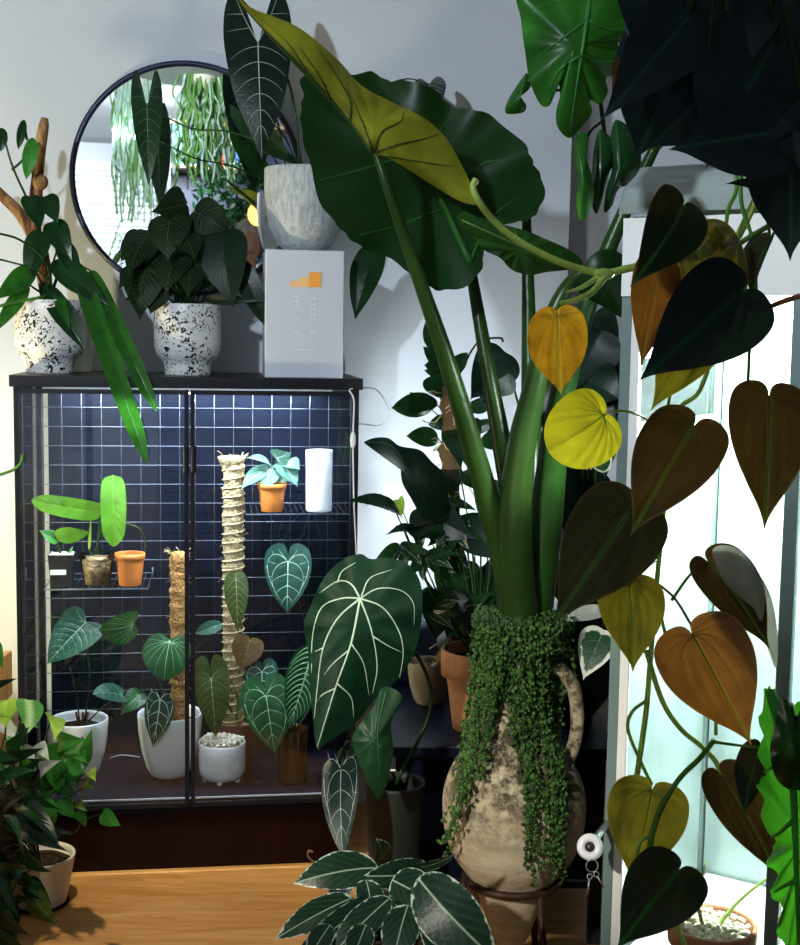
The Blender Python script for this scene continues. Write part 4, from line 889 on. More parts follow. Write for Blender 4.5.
HY = [(440, 352, 425, 322, 16), (444, 368, 423, 346, 12), (446, 370, 424, 365, 18), (446, 378, 424, 370, 9), (440, 398, 452, 372, 40), (432, 410, 410, 392, 24), (434, 402, 391, 408, 22), (452, 420, 428, 425, 14), (438, 438, 406, 436, 18), (470, 408, 494, 404, 14), (462, 452, 436, 450, 16), (490, 430, 502, 450, 26), (466, 470, 480, 490, 20), (480, 398, 500, 392, 14), (452, 372, 468, 352, 14), (466, 432, 500, 420, 12), (470, 440, 470, 470, 22)]
for (x0, y0, x1, y1, w) in HY:
    leaf('leaf', r, 'ellip', (x0, y0, 2.98), (x1, y1, 2.94+random.uniform(-.04, .04)), w*1.15, L_['darkgreen'], 'few', fold=.15, bend=.05, tilt=random.uniform(-25, 25), pet=[(448, min(640, y0+14), 3.0)], pr=.0016, na=40, nr=6)
stem('bare_twig', r, [(448, 380, 3.0), (458, 376, 2.98), (472, 350, 2.96), (482, 340, 2.96), (500, 338, 2.97), (503, 342, 2.97)], .0025, M['twig'])
r, c, rr, zt = tpot('potted_anthurium', 'anthurium with enormous white-veined velvet leaves in front of the cabinet corner', 395, 780, 60, 2.62, 'planter', plain('dark_green_planter', (.008, .012, .009), .6), z=0.0)
q_ = lambda *l: [(270+x/2.222, 540+y/2.222) for x, y in l]
tleaf('leaf', r, [(317, 749), (313, 720), (310, 688), (308, 652), (304, 625), (310, 607), (324, 578), (342, 560), (360, 554), (371, 559), (389, 558), (409, 565), (421, 585), (422, 616), (416, 648), (405, 670), (389, 688), (373, 702), (355, 724), (342, 733), (324, 745)], (358, 625), 2.46, L_['velvet'],
      vs=[[1.7]+q_((200, 130), (180, 230), (145, 330), (105, 460)), [1.3]+q_((200, 130), (160, 130), (115, 150), (95, 210), (92, 300)), [1.3]+q_((200, 130), (180, 98), (150, 92), (110, 118)), q_((150, 95), (160, 70), (190, 50)), [1.3]+q_((200, 130), (150, 175), (118, 240), (105, 330), (98, 400)), [1.2]+q_((200, 130), (225, 200), (238, 280), (228, 340)), [1.2]+q_((200, 130), (250, 150), (285, 200), (296, 250), (288, 305)), q_((200, 130), (240, 108), (290, 112), (318, 140), (320, 190)), q_((203, 125), (222, 85), (270, 66)), q_((180, 230), (208, 275), (220, 345)), q_((145, 330), (115, 345), (98, 370)), q_((150, 320), (180, 350), (186, 395)), q_((230, 215), (262, 235), (294, 250)), q_((118, 240), (100, 248)), q_((175, 245), (135, 280), (105, 325))],
      vr=.0016, grad=(.05, -.05), bulge=.035, wave=.012, nr=14, n=6, label='huge dark heart-shaped leaf with bold silver veins')
stem('petiole', r, [(395, 785, 2.62), (432, 700, 2.66), (400, 630, 2.58), (361, 600, 2.44)], .004, M['petiole_dark'])
tleaf('leaf', r, [(382, 688), (394, 689), (402, 697), (398, 709), (391, 724), (393, 756), (380, 799), (364, 774), (352, 742), (360, 724), (374, 706)], (374, 742), 2.42, L_['darkmid'], vs=[(1.4, (386, 692), (378, 728), (379, 760), (380, 797)), ((378, 735), (364, 750)), ((379, 745), (390, 758))], vr=.0016, bulge=.02, grad=(.06, 0), wave=.01, label='plain mid-green pointed leaf')
leaf('leaf', r, 'vel', (341, 770, 2.46), (343, 858, 2.38), 40, L_['velvetdark'], 'cry', tilt=15, fold=.1, bend=.05, vw=.022, wave=.03, pet=[(385, 785, 2.6), (350, 742, 2.5)], pr=.003)
leaf('leaf', r, 'lance', (336, 765, 2.52), (334, 830, 2.5), 30, L_['velvetdark'], 'pin', tilt=-25, vw=.03, pet=[(380, 785, 2.6), (345, 750, 2.54)], pr=.003)
# bits on the lower level behind the anthurium
b = MB(); p = P(398, 792, 2.92); b.box((p.x-.05, p.y-.02, .135), (p.x+.05, p.y+.13, P(398, 788, 2.92).z), bev=.004); tag(b.build('white_tray', M['white_glaze']), 'white plastic box glimpsed on the lower shelf of the black side table', 'box')
# ------------------------------------------------------------------ striped foliage bottom centre
CZ = P(385, 900, 2.2).z
r = thing('potted_calathea', 'low floor plant with long dark pale-edged leaves, in front of the amphora', 'potted plant', (P(385, 900, 2.2).x, P(385, 900, 2.2).y, 0))
cc_ = Vector((P(385, 900, 2.2).x, P(385, 900, 2.2).y, 0)); pot(r, cc_, .11, CZ-.06, 'planter', M['black_plastic'])
CL = [(378, 868, 293, 884, 40, 25, 2.22), (430, 872, 362, 876, 34, -20, 2.25), (418, 878, 498, 962, 62, 5, 2.0), (352, 898, 274, 940, 30, 20, 2.12), (372, 900, 296, 952, 30, -15, 2.10), (390, 898, 326, 962, 32, 10, 2.08), (392, 880, 444, 908, 42, 0, 2.16), (408, 905, 392, 968, 38, 10, 2.05), (436, 905, 438, 968, 36, -10, 2.05), (380, 860, 376, 838, 22, 30, 2.28), (404, 866, 458, 852, 16, 50, 2.26), (350, 880, 326, 925, 26, 30, 2.2), (366, 880, 372, 924, 30, -10, 2.14), (452, 925, 470, 972, 32, 10, 2.02), (330, 925, 306, 964, 24, 0, 2.05), (366, 925, 350, 968, 28, 15, 2.03)]
for (x0, y0, x1, y1, w, tl_, dz_) in CL:
    leaf('leaf', r, 'ellip', (x0, y0, dz_), (x1, y1, dz_-.06), w, L_['calathea'], 'mid', fold=random.uniform(.05, .2), bend=.1, tilt=tl_+random.uniform(-10, 10), vw=.016, wave=.02, pet=[cc_+Vector((random.uniform(-.03, .03), 0, CZ-.07)), ((x0+385)/2, max(y0+14, 905), 2.2)], pr=.0022)
stem('tendril', r, [(350, 880, 2.2), (326, 866, 2.2), (314, 862, 2.2), (308, 856, 2.2), (309, 851, 2.2), (313, 852, 2.2)], .002, M['twig'])
# ------------------------------------------------------------------ bottom left
pp = pz(33, 915, 0); 
r = thing('potted_calathea', 'white pot on the wooden floor at the left, overgrown with narrow dark glossy leaves', 'potted plant', (pp.x, pp.y+.06, 0)); cw = Vector((pp.x, pp.y+.06, 0)); hz_ = P(45, 852, (cw-CAM).dot(fwd)).z
pot(r, cw, .078, hz_, 'taper', M['cream_glaze'])
b = MB(); b.lathe([(.058, .0), (.064, .004), (.062, .008), (0, .008)], cw+Vector((0, 0, .0)), 32); b.build('pot_foot', M['shade_base'], r)
random.seed(11)
DN = [(10, 800, 60, 846), (0, 790, 40, 800), (4, 820, 50, 830), (20, 830, 70, 852), (-4, 840, 30, 880), (6, 860, 20, 920), (2, 880, 40, 900), (-10, 900, 30, 935), (0, 760, 44, 748), (-6, 780, 36, 770), (12, 776, 62, 810), (0, 850, -4, 910), (20, 850, 52, 872), (30, 840, 72, 832), (10, 900, 14, 950), (-10, 930, 24, 950), (30, 820, 66, 838), (4, 812, 30, 792), (26, 800, 50, 822), (-6, 820, 22, 850), (14, 870, 44, 885), (0, 880, 10, 930), (26, 880, 52, 905), (-8, 870, 28, 868), (8, 752, 30, 726), (36, 822, 58, 846), (-10, 760, 20, 760), (-4, 900, 26, 900)]
for (x0, y0, x1, y1) in DN:
    leaf('leaf', r, 'lance', (x0, y0, 2.6+random.uniform(-.1, .06)), (x1, y1, 2.52+random.uniform(-.12, .04)), random.uniform(13, 22), L_['blackgreen' if random.random() < .5 else 'darkgreen'], 'few', fold=random.uniform(.1, .4), bend=random.uniform(.05, .2), tilt=random.uniform(-50, 50), vw=.02, pet=[cw+Vector((0, 0, hz_-.02)), ((x0+36)/2, (y0+840)/2, 2.66)], pr=.002, na=36, nr=6)
leaf('leaf', r, 'lance', (30, 892, 2.55), (56, 924, 2.5), 24, L_['olive'], 'few', tilt=20, pet=[cw+Vector((-.05, 0, hz_-.02)), (14, 870, 2.55)], pr=.002, label='dull olive-brown drooping leaf')
pt_ = P(40, 700, 2.72)
r = thing('potted_pothos', 'bright green bushy pothos spilling out at the left in front of the cabinet foot', 'potted plant', (pt_.x-.12, pt_.y, 0)); cq = Vector((pt_.x-.12, pt_.y+.02, 0)); pz_ = P(20, 800, 2.72).z
pot(r, cq, .08, pz_, 'planter', M['black_plastic'])
PT = [(66, 744, 60, 796, 44, 'pothos'), (84, 762, 92, 728, 14, 'pothos'), (58, 742, 88, 740, 22, 'pothos'), (68, 768, 92, 756, 22, 'pothos'), (52, 716, 54, 742, 22, 'limegreen'), (38, 744, 50, 762, 14, 'silverback'), (20, 752, 46, 760, 16, 'silverback'), (40, 772, 62, 760, 16, 'silverback'), (20, 780, 34, 760, 18, 'darkgreen'), (10, 732, 24, 750, 20, 'pothos'), (2, 722, 22, 740, 16, 'silverback'), (70, 758, 74, 790, 26, 'pothos'), (84, 788, 90, 776, 16, 'pothos'), (80, 800, 88, 812, 14, 'pothos'), (36, 790, 22, 812, 22, 'darkgreen'), (44, 800, 52, 830, 18, 'pothos'), (12, 770, 4, 790, 22, 'pothos'), (50, 776, 40, 800, 24, 'pothos'), (74, 746, 88, 764, 26, 'pothos'), (64, 782, 78, 796, 22, 'darkgreen'), (30, 760, 18, 774, 22, 'pothos'), (90, 770, 96, 782, 12, 'limegreen'), (22, 720, 40, 730, 16, 'pothos'), (60, 800, 74, 818, 18, 'pothos'), (6, 752, -4, 772, 20, 'pothos'), (76, 812, 86, 828, 14, 'pothos')]
for (x0, y0, x1, y1, w, mk) in PT:
    leaf('leaf', r, 'ovate', (x0, y0, 2.68+random.uniform(-.05, .08)), (x1, y1, 2.64+random.uniform(-.06, .05)), w, L_[mk], 'few', fold=random.uniform(.05, .3), bend=random.uniform(.05, .15), tilt=random.uniform(-30, 30), vw=.018, pet=[cq+Vector((0, 0, pz_-.01)), ((x0+16)/2, (y0+800)/2+8, 2.7)], pr=.0018, na=40, nr=6)
leaf('leaf', r, 'ovate', (102, 814, 2.62), (121, 826, 2.6), 17, L_['pothos'], 'few', tilt=10, pet=[cq+Vector((.02, 0, pz_-.01)), (64, 834, 2.66), (84, 820, 2.64)], pr=.0014)
r = thing('potted_syngonium', 'pale green arrowhead-leaved plant at the left edge beside the cabinet post', 'potted plant', (cq.x-.1, cq.y-.22, 0)); cs = Vector((cq.x-.1, cq.y-.22, 0)); pot(r, cs, .07, .3, 'planter', M['black_plastic'])
leaf('leaf', r, 'ovate', (28, 700, 2.6), (28, 734, 2.56), 30, L_['syng'], 'pin', tilt=-25, bend=.1, vw=.02, pet=[cs+Vector((0, 0, .29)), (0, 760, 2.58)], pr=.002)
leaf('leaf', r, 'ovate', (8, 700, 2.6), (6, 728, 2.57), 28, L_['limegreen'], 'pin', tilt=25, bend=.1, vw=.02, pet=[cs+Vector((0, 0, .29)), (-6, 760, 2.58)], pr=.002)
leaf('leaf', r, 'lance', (-8, 640, 2.6), (3, 668, 2.56), 14, L_['strapg'], 'few', bend=.1, pet=[cs+Vector((0, 0, .29)), (-20, 700, 2.58)], pr=.002)
leaf('leaf', r, 'lance', (-12, 688, 2.58), (18, 678, 2.54), 8, L_['blackgreen'], None, bend=.1, pet=[cs+Vector((0, 0, .29)), (-18, 730, 2.58)], pr=.002)
r = thing('wooden_crate', 'orange-brown wooden crate standing left of the cabinet by the wall', 'crate', (P(-60, 680, 3.2).x, P(-60, 680, 3.2).y, 0))
px_, py_ = P(-60, 680, 3.15).x, P(-60, 680, 3.15).y; zt_ = P(8, 662, 3.1).z
for k in range(4):
    z0 = zt_*k/4+.004; b = MB(); b.box((px_-.14, py_-.1, z0), (px_+.145, py_-.085, z0+zt_/4-.012)); b.build('board', M['floor'], r)
    b = MB(); b.box((px_+.13, py_-.085, z0), (px_+.145, py_+.1, z0+zt_/4-.012)); b.build('board', M['floor'], r)
    b = MB(); b.box((px_-.14, py_-.085, z0), (px_-.125, py_+.1, z0+zt_/4-.012)); b.build('board', M['floor'], r)
b = MB(); b.box((px_-.125, py_-.085, .0), (px_+.13, py_+.1, .012)); b.build('base_board', M['floor'], r)
# ------------------------------------------------------------------ greenhouse cabinet at the right
A_ = P(612, 600, 2.02); B_ = P(785, 600, 1.87); A2 = Vector((A_.x, A_.y, 0)); B2 = Vector((B_.x, B_.y, 0)); G1 = (B2-A2).normalized(); G2 = Vector((-G1.y, G1.x, 0)); GW = (B2-A2).length
def gh(u, v, z): return A2+G1*u+G2*v+EZ*z
GT = P(730, 291, 1.85).z; GL = GW+.24; GDP = .42
r = thing('glass_greenhouse_cabinet', 'tall grey-framed glass greenhouse cabinet lit brightly inside at the right', 'cabinet', gh(GL/2, GDP/2, 0))
M['teal_frame'] = plain('grey_green_metal_frame', (.13, .19, .18), .45, .4, var=.08); M['white_frame'] = plain('white_inner_frame', (.74, .74, .72), .45, .3, var=.03)
GH = GT+.03
for (u, v) in ((0, 0), (GL-.02, 0), (0, GDP-.02), (GL-.02, GDP-.02)):
    b = MB(); b.box((u, v, 0), (u+.016, v+.02, GH), gh); b.build('corner_post', M['teal_frame'], r)
b = MB(); b.box((.016, .002, .10), (.030, .014, GT-.02), gh); b.build('inner_post', M['white_frame'], r)
b = MB(); b.box((GW-.008, .0, .06), (GW+.012, .016, GT), gh); b.build('door_post', M['teal_frame'], r)
b = MB(); b.box((0, 0, GT), (GL, GDP, GH), gh); b.build('top_panel', M['white_frame'], r)
b = MB(); b.box((.0, -.004, GT-.006), (GL, .012, GT+.11), gh); b.build('fascia', M['white_frame'], r)
b = MB(); b.box((.016, .0, .06), (GL-.02, .016, .10), gh); b.build('bottom_rail', M['teal_frame'], r)
b = MB(); b.box((.0, .0, .03), (GL, GDP, .06), gh); b.build('floor_panel', M['white_frame'], r)
b = MB(); b.box((.02, GDP-.012, .06), (GL-.02, GDP-.004, GT), gh); b.build('back_panel', M['foil'], r)
b = MB(); b.box((.032, .006, .10), (GW-.008, .009, GT-.006), gh); b.build('glass_pane', M['glass2'], r)
b = MB(); b.box((GW+.012, .006, .10), (GL-.02, .009, GT-.006), gh); b.build('glass_pane', M['glass2'], r)
b = MB(); b.box((.004, .02, .06), (.007, GDP-.02, GT), gh); b.build('side_glass', M['glass2'], r)
b = MB(); b.box((.004, .02, GT-.10), (.012, GDP-.02, GT), gh); b.build('light_cutoff_rail', M['white_frame'], r)  # unseen strip added to cut the light off along the wall
b = MB(); b.box((.0075, .02, .06), (.011, GDP-.02, GT-.20), gh); b.build('reflective_lining', M['foil'], r)
b = MB(); b.box((GL-.008, .02, .06), (GL-.004, GDP-.02, GT), gh); b.build('side_panel', M['foil'], r)
b = MB(); b.box((.06, .20, GT-.028), (GL-.06, .25, GT-.004), gh); lo = b.build('grow_light_bar', M['white_frame']); tag(lo, 'bright grow light bar under the top of the glass greenhouse cabinet', 'grow light')
b = MB(); b.box((.07, .206, GT-.034), (GL-.07, .244, GT-.028), gh); b.build('diffuser', emis('warm_led', (1., .98, .9), 30.), lo)
# shelf inside with terracotta pot
sz = P(715, 985, 1.98).z
b = MB(); b.box((.03, .02, sz-.012), (GL-.03, GDP-.02, sz), gh); tag(b.build('glass_shelf', M['white_frame']), 'white shelf low inside the glass greenhouse cabinet', 'shelf')
pc = P(712, 930, 1.98); r = thing('potted_seedlings', 'terracotta pot of pebbles with thin shoots inside the glass greenhouse cabinet', 'potted plant', (pc.x, pc.y, sz)); cc_ = Vector((pc.x, pc.y, sz))
hz = P(712, 922, 1.98).z-sz; pot(r, cc_, .066, hz, 'clay', M['terra'], 'pebble')
b = MB()
for k in range(160):
    a = random.uniform(0, 6.28); q = .056*math.sqrt(random.random()); b.blob((pc.x+q*math.cos(a), pc.y+q*math.sin(a), sz+hz-.004), .004, .0035, .003, rot=a)
b.build('pebbles', M['pebble'], r)['kind'] = 'stuff'
for p_ in ([(712, 935, 1.98), (735, 905, 1.98), (765, 880, 1.97), (785, 872, 1.96)], [(705, 935, 1.98), (698, 900, 1.98), (706, 862, 1.98)], [(690, 940, 1.98), (684, 925, 1.98), (682, 915, 1.98)]): stem('shoot', r, p_, (.0035, .0012), M['vine'])
# lock and keys
r = thing('cam_lock', 'round white lock with keys hanging from it on the greenhouse cabinet post', 'lock', P(590, 847, 1.96))
b = MB(); q = P(590, 847, 1.96); R_ = 13*1.96/F; tc = (CAM-q).normalized(); s1 = tc.orthogonal().normalized(); s2 = tc.cross(s1)
b.tube([q+s1*R_*.68*math.cos(a)+s2*R_*.68*math.sin(a) for a in np.linspace(0, 6.283, 33)[:-1]], R_*.34, 10, closed=True); b.build('lock_ring', M['white_glaze'], r)
b = MB(); b.tube([q+tc*-.006, q+tc*.002], R_*.5, 20); b.build('keyhole', M['black_plastic'], r)
b = MB(); b.tube([q, gh(.004, -.002, q.z)], .006, 10); b.build('lock_barrel', M['silver'], r)
b = MB(); q2_ = P(592, 866, 1.94); b.tube([q2_+RT*.009*math.cos(a)+UP*.009*math.sin(a) for a in np.linspace(0, 6.283, 17)[:-1]], .0009, 5, closed=True); b.build('key_ring', M['silver'], r)
for (x, y, x1, y1) in ((590, 874, 587, 896), (595, 872, 604, 888)):
    b = MB(); a0 = P(x, y, 1.94); a1 = P(x1, y1, 1.94); dr = (a1-a0).normalized(); b.tube([a0+dr*.004*(1-math.cos(t_))+dr.cross(fwd)*.004*math.sin(t_) for t_ in np.linspace(0, 6.283, 13)[:-1]], .001, 5, closed=True); b.tube([a0+dr*.007, a1], [.0016, .0012], 5); b.build('key', M['silver'], r)
# metal reflector lamp on top of the greenhouse
r = thing('reflector_lamp', 'long silvery metal lamp hood lying on top of the glass greenhouse cabinet', 'lamp', gh(GL/2, .1, GT+.09))
b = MB(); n = 16; vs = []
for u in (-.01, GL):
    for ro in (1., .96):
        for k in range(n+1):
            a = math.pi*(.02+.96*k/n); vs.append(gh(u, .10-ro*.10*math.cos(a), GT+.112+ro*.085*math.sin(a)))
fs = []
for k in range(n):
    fs += [(k, k+1, 2*(n+1)+k+1, 2*(n+1)+k), (n+1+k, 3*(n+1)+k, 3*(n+1)+k+1, n+1+k+1), (k, n+1+k, n+1+k+1, k+1), (2*(n+1)+k, 2*(n+1)+k+1, 3*(n+1)+k+1, 3*(n+1)+k)]
b.add(vs, fs, 0, True); b.build('lamp_hood', plain('grey_green_aluminium', (.42, .50, .48), .3, .5, .4, var=.1, scale=9), r)
b = MB(); b.box((.0, .03, GT+.03), (GL-.02, .17, GT+.115), gh); b.build('lamp_base', M['teal_frame'], r)
# ------------------------------------------------------------------ dark plants between amphora and greenhouse
r, c, rr, zt = tpot('potted_rubber_plant', 'very dark broad-leaved plant behind the amphora stalks, with one cream-edged leaf', 575, 690, 50, 2.9, 'planter', M['black_plastic'])
DB = [(590, 560, 600, 640, 60), (560, 640, 590, 700, 50), (600, 640, 590, 720, 50), (600, 330, 570, 400, 60), (610, 350, 618, 430, 60), (590, 320, 620, 350, 50), (578, 395, 560, 470, 60), (600, 410, 606, 480, 50), (585, 470, 570, 550, 60), (600, 520, 590, 590, 50), (560, 380, 540, 430, 40), (505, 352, 470, 400, 50), (510, 372, 476, 392, 40), (560, 560, 580, 630, 50), (600, 600, 585, 660, 40), (590, 380, 620, 400, 50)]
for (x0, y0, x1, y1, w) in DB:
    leaf('leaf', r, 'ovate', (x0, y0, 2.8+random.uniform(-.05, .1)), (x1, y1, 2.76+random.uniform(-.05, .1)), w, L_['blackgreen'], 'few', fold=.12, bend=.06, tilt=random.uniform(-20, 20), pet=[(575, 692, 2.9), ((575+x0)/2, (y0+640)/2, 2.88)], pr=.003)
leaf('leaf', r, 'ovate', (604, 630, 2.5), (583, 680, 2.48), 40, L_['variegated'], 'few', tilt=10, pet=[(575, 692, 2.9), (596, 640, 2.6)], pr=.002, label='cream-edged leaf')
leaf('leaf', r, 'lance', (596, 470, 2.6), (612, 455, 2.58), 18, L_['variegated'], 'few', tilt=30, pet=[(575, 692, 2.9), (592, 520, 2.7)], pr=.002)
leaf('leaf', r, 'lance', (606, 610, 2.5), (560, 622, 2.48), 18, L_['silverback'], None, tilt=30, pet=[(575, 692, 2.9), (598, 640, 2.6)], pr=.002)
# ------------------------------------------------------------------ trailing micans
r = thing('trailing_philodendron', 'velvety heart-leaved philodendron trailing in front of the glass cabinet at the right', 'plant', P(720, -120, 1.35))
hp = P(720, -60, 1.42); pb = Vector((hp.x, hp.y, hp.z)); pot(r, pb, .09, .13, 'planter', M['cream_glaze'])
for a in (90, 210, 330):
    a = math.radians(a); b = MB(); b.tube([pb+Vector((.085*math.cos(a), .085*math.sin(a), .125)), pb+Vector((0, 0, .5)), Vector((pb.x, pb.y, 2.75))], .0015, 5); b.build('hanger_cord', M['rope'], r)
PETM[0] = M['vine_dark']
T_ = pb+Vector((0, 0, .13))
def vine(pts, w, mat='vine', par=None): return stem('vine', par or r, [(a, b_, d) for a, b_, d in pts], w, M[mat], 8)
vine([(800, 120, 1.4), (770, 170, 1.4), (728, 252, 1.38), (690, 262, 1.36), (660, 262, 1.35), (630, 268, 1.34), (600, 273, 1.34), (560, 262, 1.33), (520, 242, 1.32), (495, 222, 1.31), (480, 203, 1.30), (473, 188, 1.3), (476, 179, 1.3)], (.0046, .0034))
b = MB(); b.blob(P(604, 274, 1.335), .011, .005, .006, nu=10, nv=6); b.build('node', M['vine'], r)
vine([(606, 275, 1.335), (592, 292, 1.33), (574, 300, 1.325), (560, 303, 1.32)], (.0040, .0022))
vine([(600, 276, 1.335), (580, 288, 1.33), (566, 292, 1.33)], (.003, .001))
vine([(720, -40, 1.42), (735, 60, 1.38), (742, 140, 1.37), (741, 200, 1.37), (752, 240, 1.37), (756, 300, 1.37), (750, 345, 1.36), (748, 382, 1.35)], (.0026, .0018), 'vine_dark')
vine([(700, -40, 1.42), (690, 60, 1.4), (735, 170, 1.38), (728, 210, 1.37), (722, 238, 1.36), (700, 262, 1.36)], (.0026, .002), 'vine_dark')
vine([(800, 205, 1.3), (775, 222, 1.33), (748, 238, 1.34), (725, 254, 1.35)], (.0032, .0028), 'petiole') if False else vine([(806, 200, 1.3), (775, 222, 1.33), (748, 238, 1.34), (725, 254, 1.35)], (.0032, .0028), 'vine_dark')
vine([(742, 250, 1.36), (720, 330, 1.4), (700, 390, 1.42), (678, 412, 1.42), (668, 470, 1.42), (662, 530, 1.42), (657, 580, 1.42), (652, 640, 1.42), (648, 690, 1.42), (645, 720, 1.42), (635, 790, 1.42)], (.0024, .0034), 'vine')
vine([(742, 250, 1.36), (705, 320, 1.43), (672, 390, 1.44), (668, 420, 1.44)], .0018, 'vine_dark')
vine([(646, 650, 1.42), (662, 700, 1.41), (680, 728, 1.40), (700, 745, 1.39), (716, 762, 1.38), (722, 780, 1.37)], (.003, .0028), 'vine')
vine([(647, 700, 1.42), (632, 712, 1.41), (628, 730, 1.41), (640, 760, 1.42), (652, 785, 1.42)], .002, 'vine')
vine([(714, 740, 1.39), (700, 758, 1.38), (680, 778, 1.37), (662, 806, 1.36), (652, 834, 1.35), (650, 852, 1.34)], (.0028, .0032), 'vine_dark')
vine([(660, 585, 1.42), (676, 600, 1.41), (693, 628, 1.40)], .0016, 'vine_red')
vine([(658, 600, 1.42), (668, 640, 1.42), (690, 660, 1.41), (714, 690, 1.41), (716, 735, 1.39)], .002, 'vine')
vine([(650, 836, 1.35), (640, 842, 1.34), (637, 856, 1.34), (641, 864, 1.34)], .0018, 'vine')
vine([(652, 850, 1.34), (668, 900, 1.36), (675, 920, 1.37), (690, 960, 1.38)], .0026, 'vine')
vine([(612, 411, 1.36), (630, 412, 1.38), (648, 420, 1.42), (664, 430, 1.42)], .0016, 'vine')
vine([(800, 296, 1.33), (782, 302, 1.34), (768, 308, 1.35), (752, 318, 1.36)], (.003, .0025), 'vine_red')
def mc_(j, t, w, mk, tilt=0, bend=.05, fold=.12, **k):
    k.setdefault('label', None); bu = .03 if mk in ('amber', 'yellow') else .009
    return leaf('leaf', r, k.pop('kind', 'heart'), j, t, w, L_[mk], 'palm' if mk in ('amber', 'yellow') else 'mic', tilt=tilt, bend=bend, fold=fold, vw=.022 if mk in ('amber', 'yellow') else .017, bull=bu, nr=16, na=80, pr=.0016, **k)
mc_((557, 311, 1.32), (561, 396, 1.29), 60, 'amber', 5, kind='egg', label='amber-orange leaf')
mc_((606, 414, 1.36), (548, 452, 1.35), 78, 'yellow', -8, kind='disc', label='bright yellow leaf')
mc_((632, 508, 1.32), (552, 624, 1.28), 96, 'micans', 0, .04, .05, kind='ovate' if False else 'heart')
mc_((694, 426, 1.30), (630, 537, 1.27), 86, 'micansbrown', 8)
mc_((769, 396, 1.32), (764, 531, 1.27), 84, 'micansbrown', -12)
mc_((742, 292, 1.28), (637, 382, 1.24), 100, 'micansdk', 0)
mc_((693, 240, 1.34), (742, 345, 1.34), 82, 'micansolive', 5, pet=[(684, 220, 1.36), (688, 228, 1.35)])
mc_((706, 330, 1.36), (650, 412, 1.33), 58, 'micansgold', 10)
mc_((658, 266, 1.33), (640, 370, 1.30), 50, 'micansred', -10)
mc_((683, 206, 1.30), (629, 288, 1.26), 68, 'micans', -15, .1, .15, pet=[(700, 226, 1.33), (692, 216, 1.31)])
mc_((770, 238, 1.34), (752, 298, 1.32), 44, 'micans', 55, fold=.4, pet=[(768, 222, 1.34)])
mc_((766, 188, 1.30), (724, 184, 1.30), 22, 'blackgreen', 60, pet=[(782, 196, 1.31)])
mc_((629, 584, 1.36), (633, 673, 1.33), 68, 'micansgold', -12, pet=[(656, 560, 1.41), (642, 570, 1.38)])
mc_((692, 634, 1.33), (752, 746, 1.29), 96, 'micansred', -5)
mc_((708, 562, 1.38), (770, 650, 1.36), 66, 'micansbrown', -30, fold=.3, pet=[(672, 600, 1.42), (690, 575, 1.40)])
tleaf('leaf', r, [(712, 552), (724, 545), (742, 552), (758, 572), (772, 600), (778, 640), (776, 668), (768, 650), (756, 622), (738, 600), (722, 578)], (750, 590), 1.37, L_['silverback'], bulge=.01, vs=[((714, 552), (745, 575), (775, 660))], vr=.001, label='pale silvery underside')
mc_((652, 790, 1.38), (632, 886, 1.36), 80, 'micansgold', 0)
mc_((679, 870, 1.30), (616, 950, 1.26), 78, 'micans', 8, pet=[(655, 848, 1.34), (668, 856, 1.32)])
mc_((722, 776, 1.36), (779, 880, 1.33), 58, 'micansbrown', -20)
mc_((760, 748, 1.36), (744, 818, 1.34), 40, 'micans', 30, pet=[(714, 742, 1.39)])
# ------------------------------------------------------------------ hanging dark philodendron upper right
hr = P(735, -95, 1.15); PETM[0] = None
r = thing('hanging_philodendron', 'near-black large heart-leaved philodendron filling the top right corner', 'plant', hr); pot(r, hr, .08, .12, 'planter', M['black_plastic'])
b = MB(); b.tube([hr+Vector((0, 0, .10)), Vector((hr.x, hr.y, 2.75))], .002, 6); b.build('hanger_cord', M['rope'], r)
BG = [(690, 15, 600, 122, 80, 'navyleaf'), (778, 30, 706, 168, 130, 'navyleaf'), (680, 60, 636, 160, 90, 'navyleaf'), (720, 70, 690, 150, 80, 'navyleaf'), (790, 110, 790, 262, 90, 'navyleaf'), (806, 128, 668, 150, 86, 'navyleaf'), (660, -10, 640, 70, 90, 'navyleaf'), (720, -20, 740, 80, 110, 'navyleaf'), (790, -20, 780, 80, 100, 'navyleaf'), (650, 40, 612, 100, 50, 'navyleaf'), (706, 92, 646, 150, 60, 'navyleaf'), (780, 60, 800, 170, 100, 'navyleaf'), (630, 70, 610, 110, 40, 'bronze'), (640, 0, 690, 60, 60, 'navyleaf'), (672, 110, 660, 150, 34, 'bronze')]
for i, (x0, y0, x1, y1, w, mk) in enumerate(BG):
    d0 = 1.16+.02*(i % 5); leaf('leaf', r, 'heart' if i % 3 == 0 else 'egg', (x0, y0, d0), (x1, y1, d0-.04), w, L_[mk], 'mic', fold=.12, bend=.06, tilt=random.uniform(-15, 15), vw=.009, bull=.006, pet=[hr+Vector((0, 0, .11)), (735+(x0-735)*.5, -80, 1.12)], pr=.002)
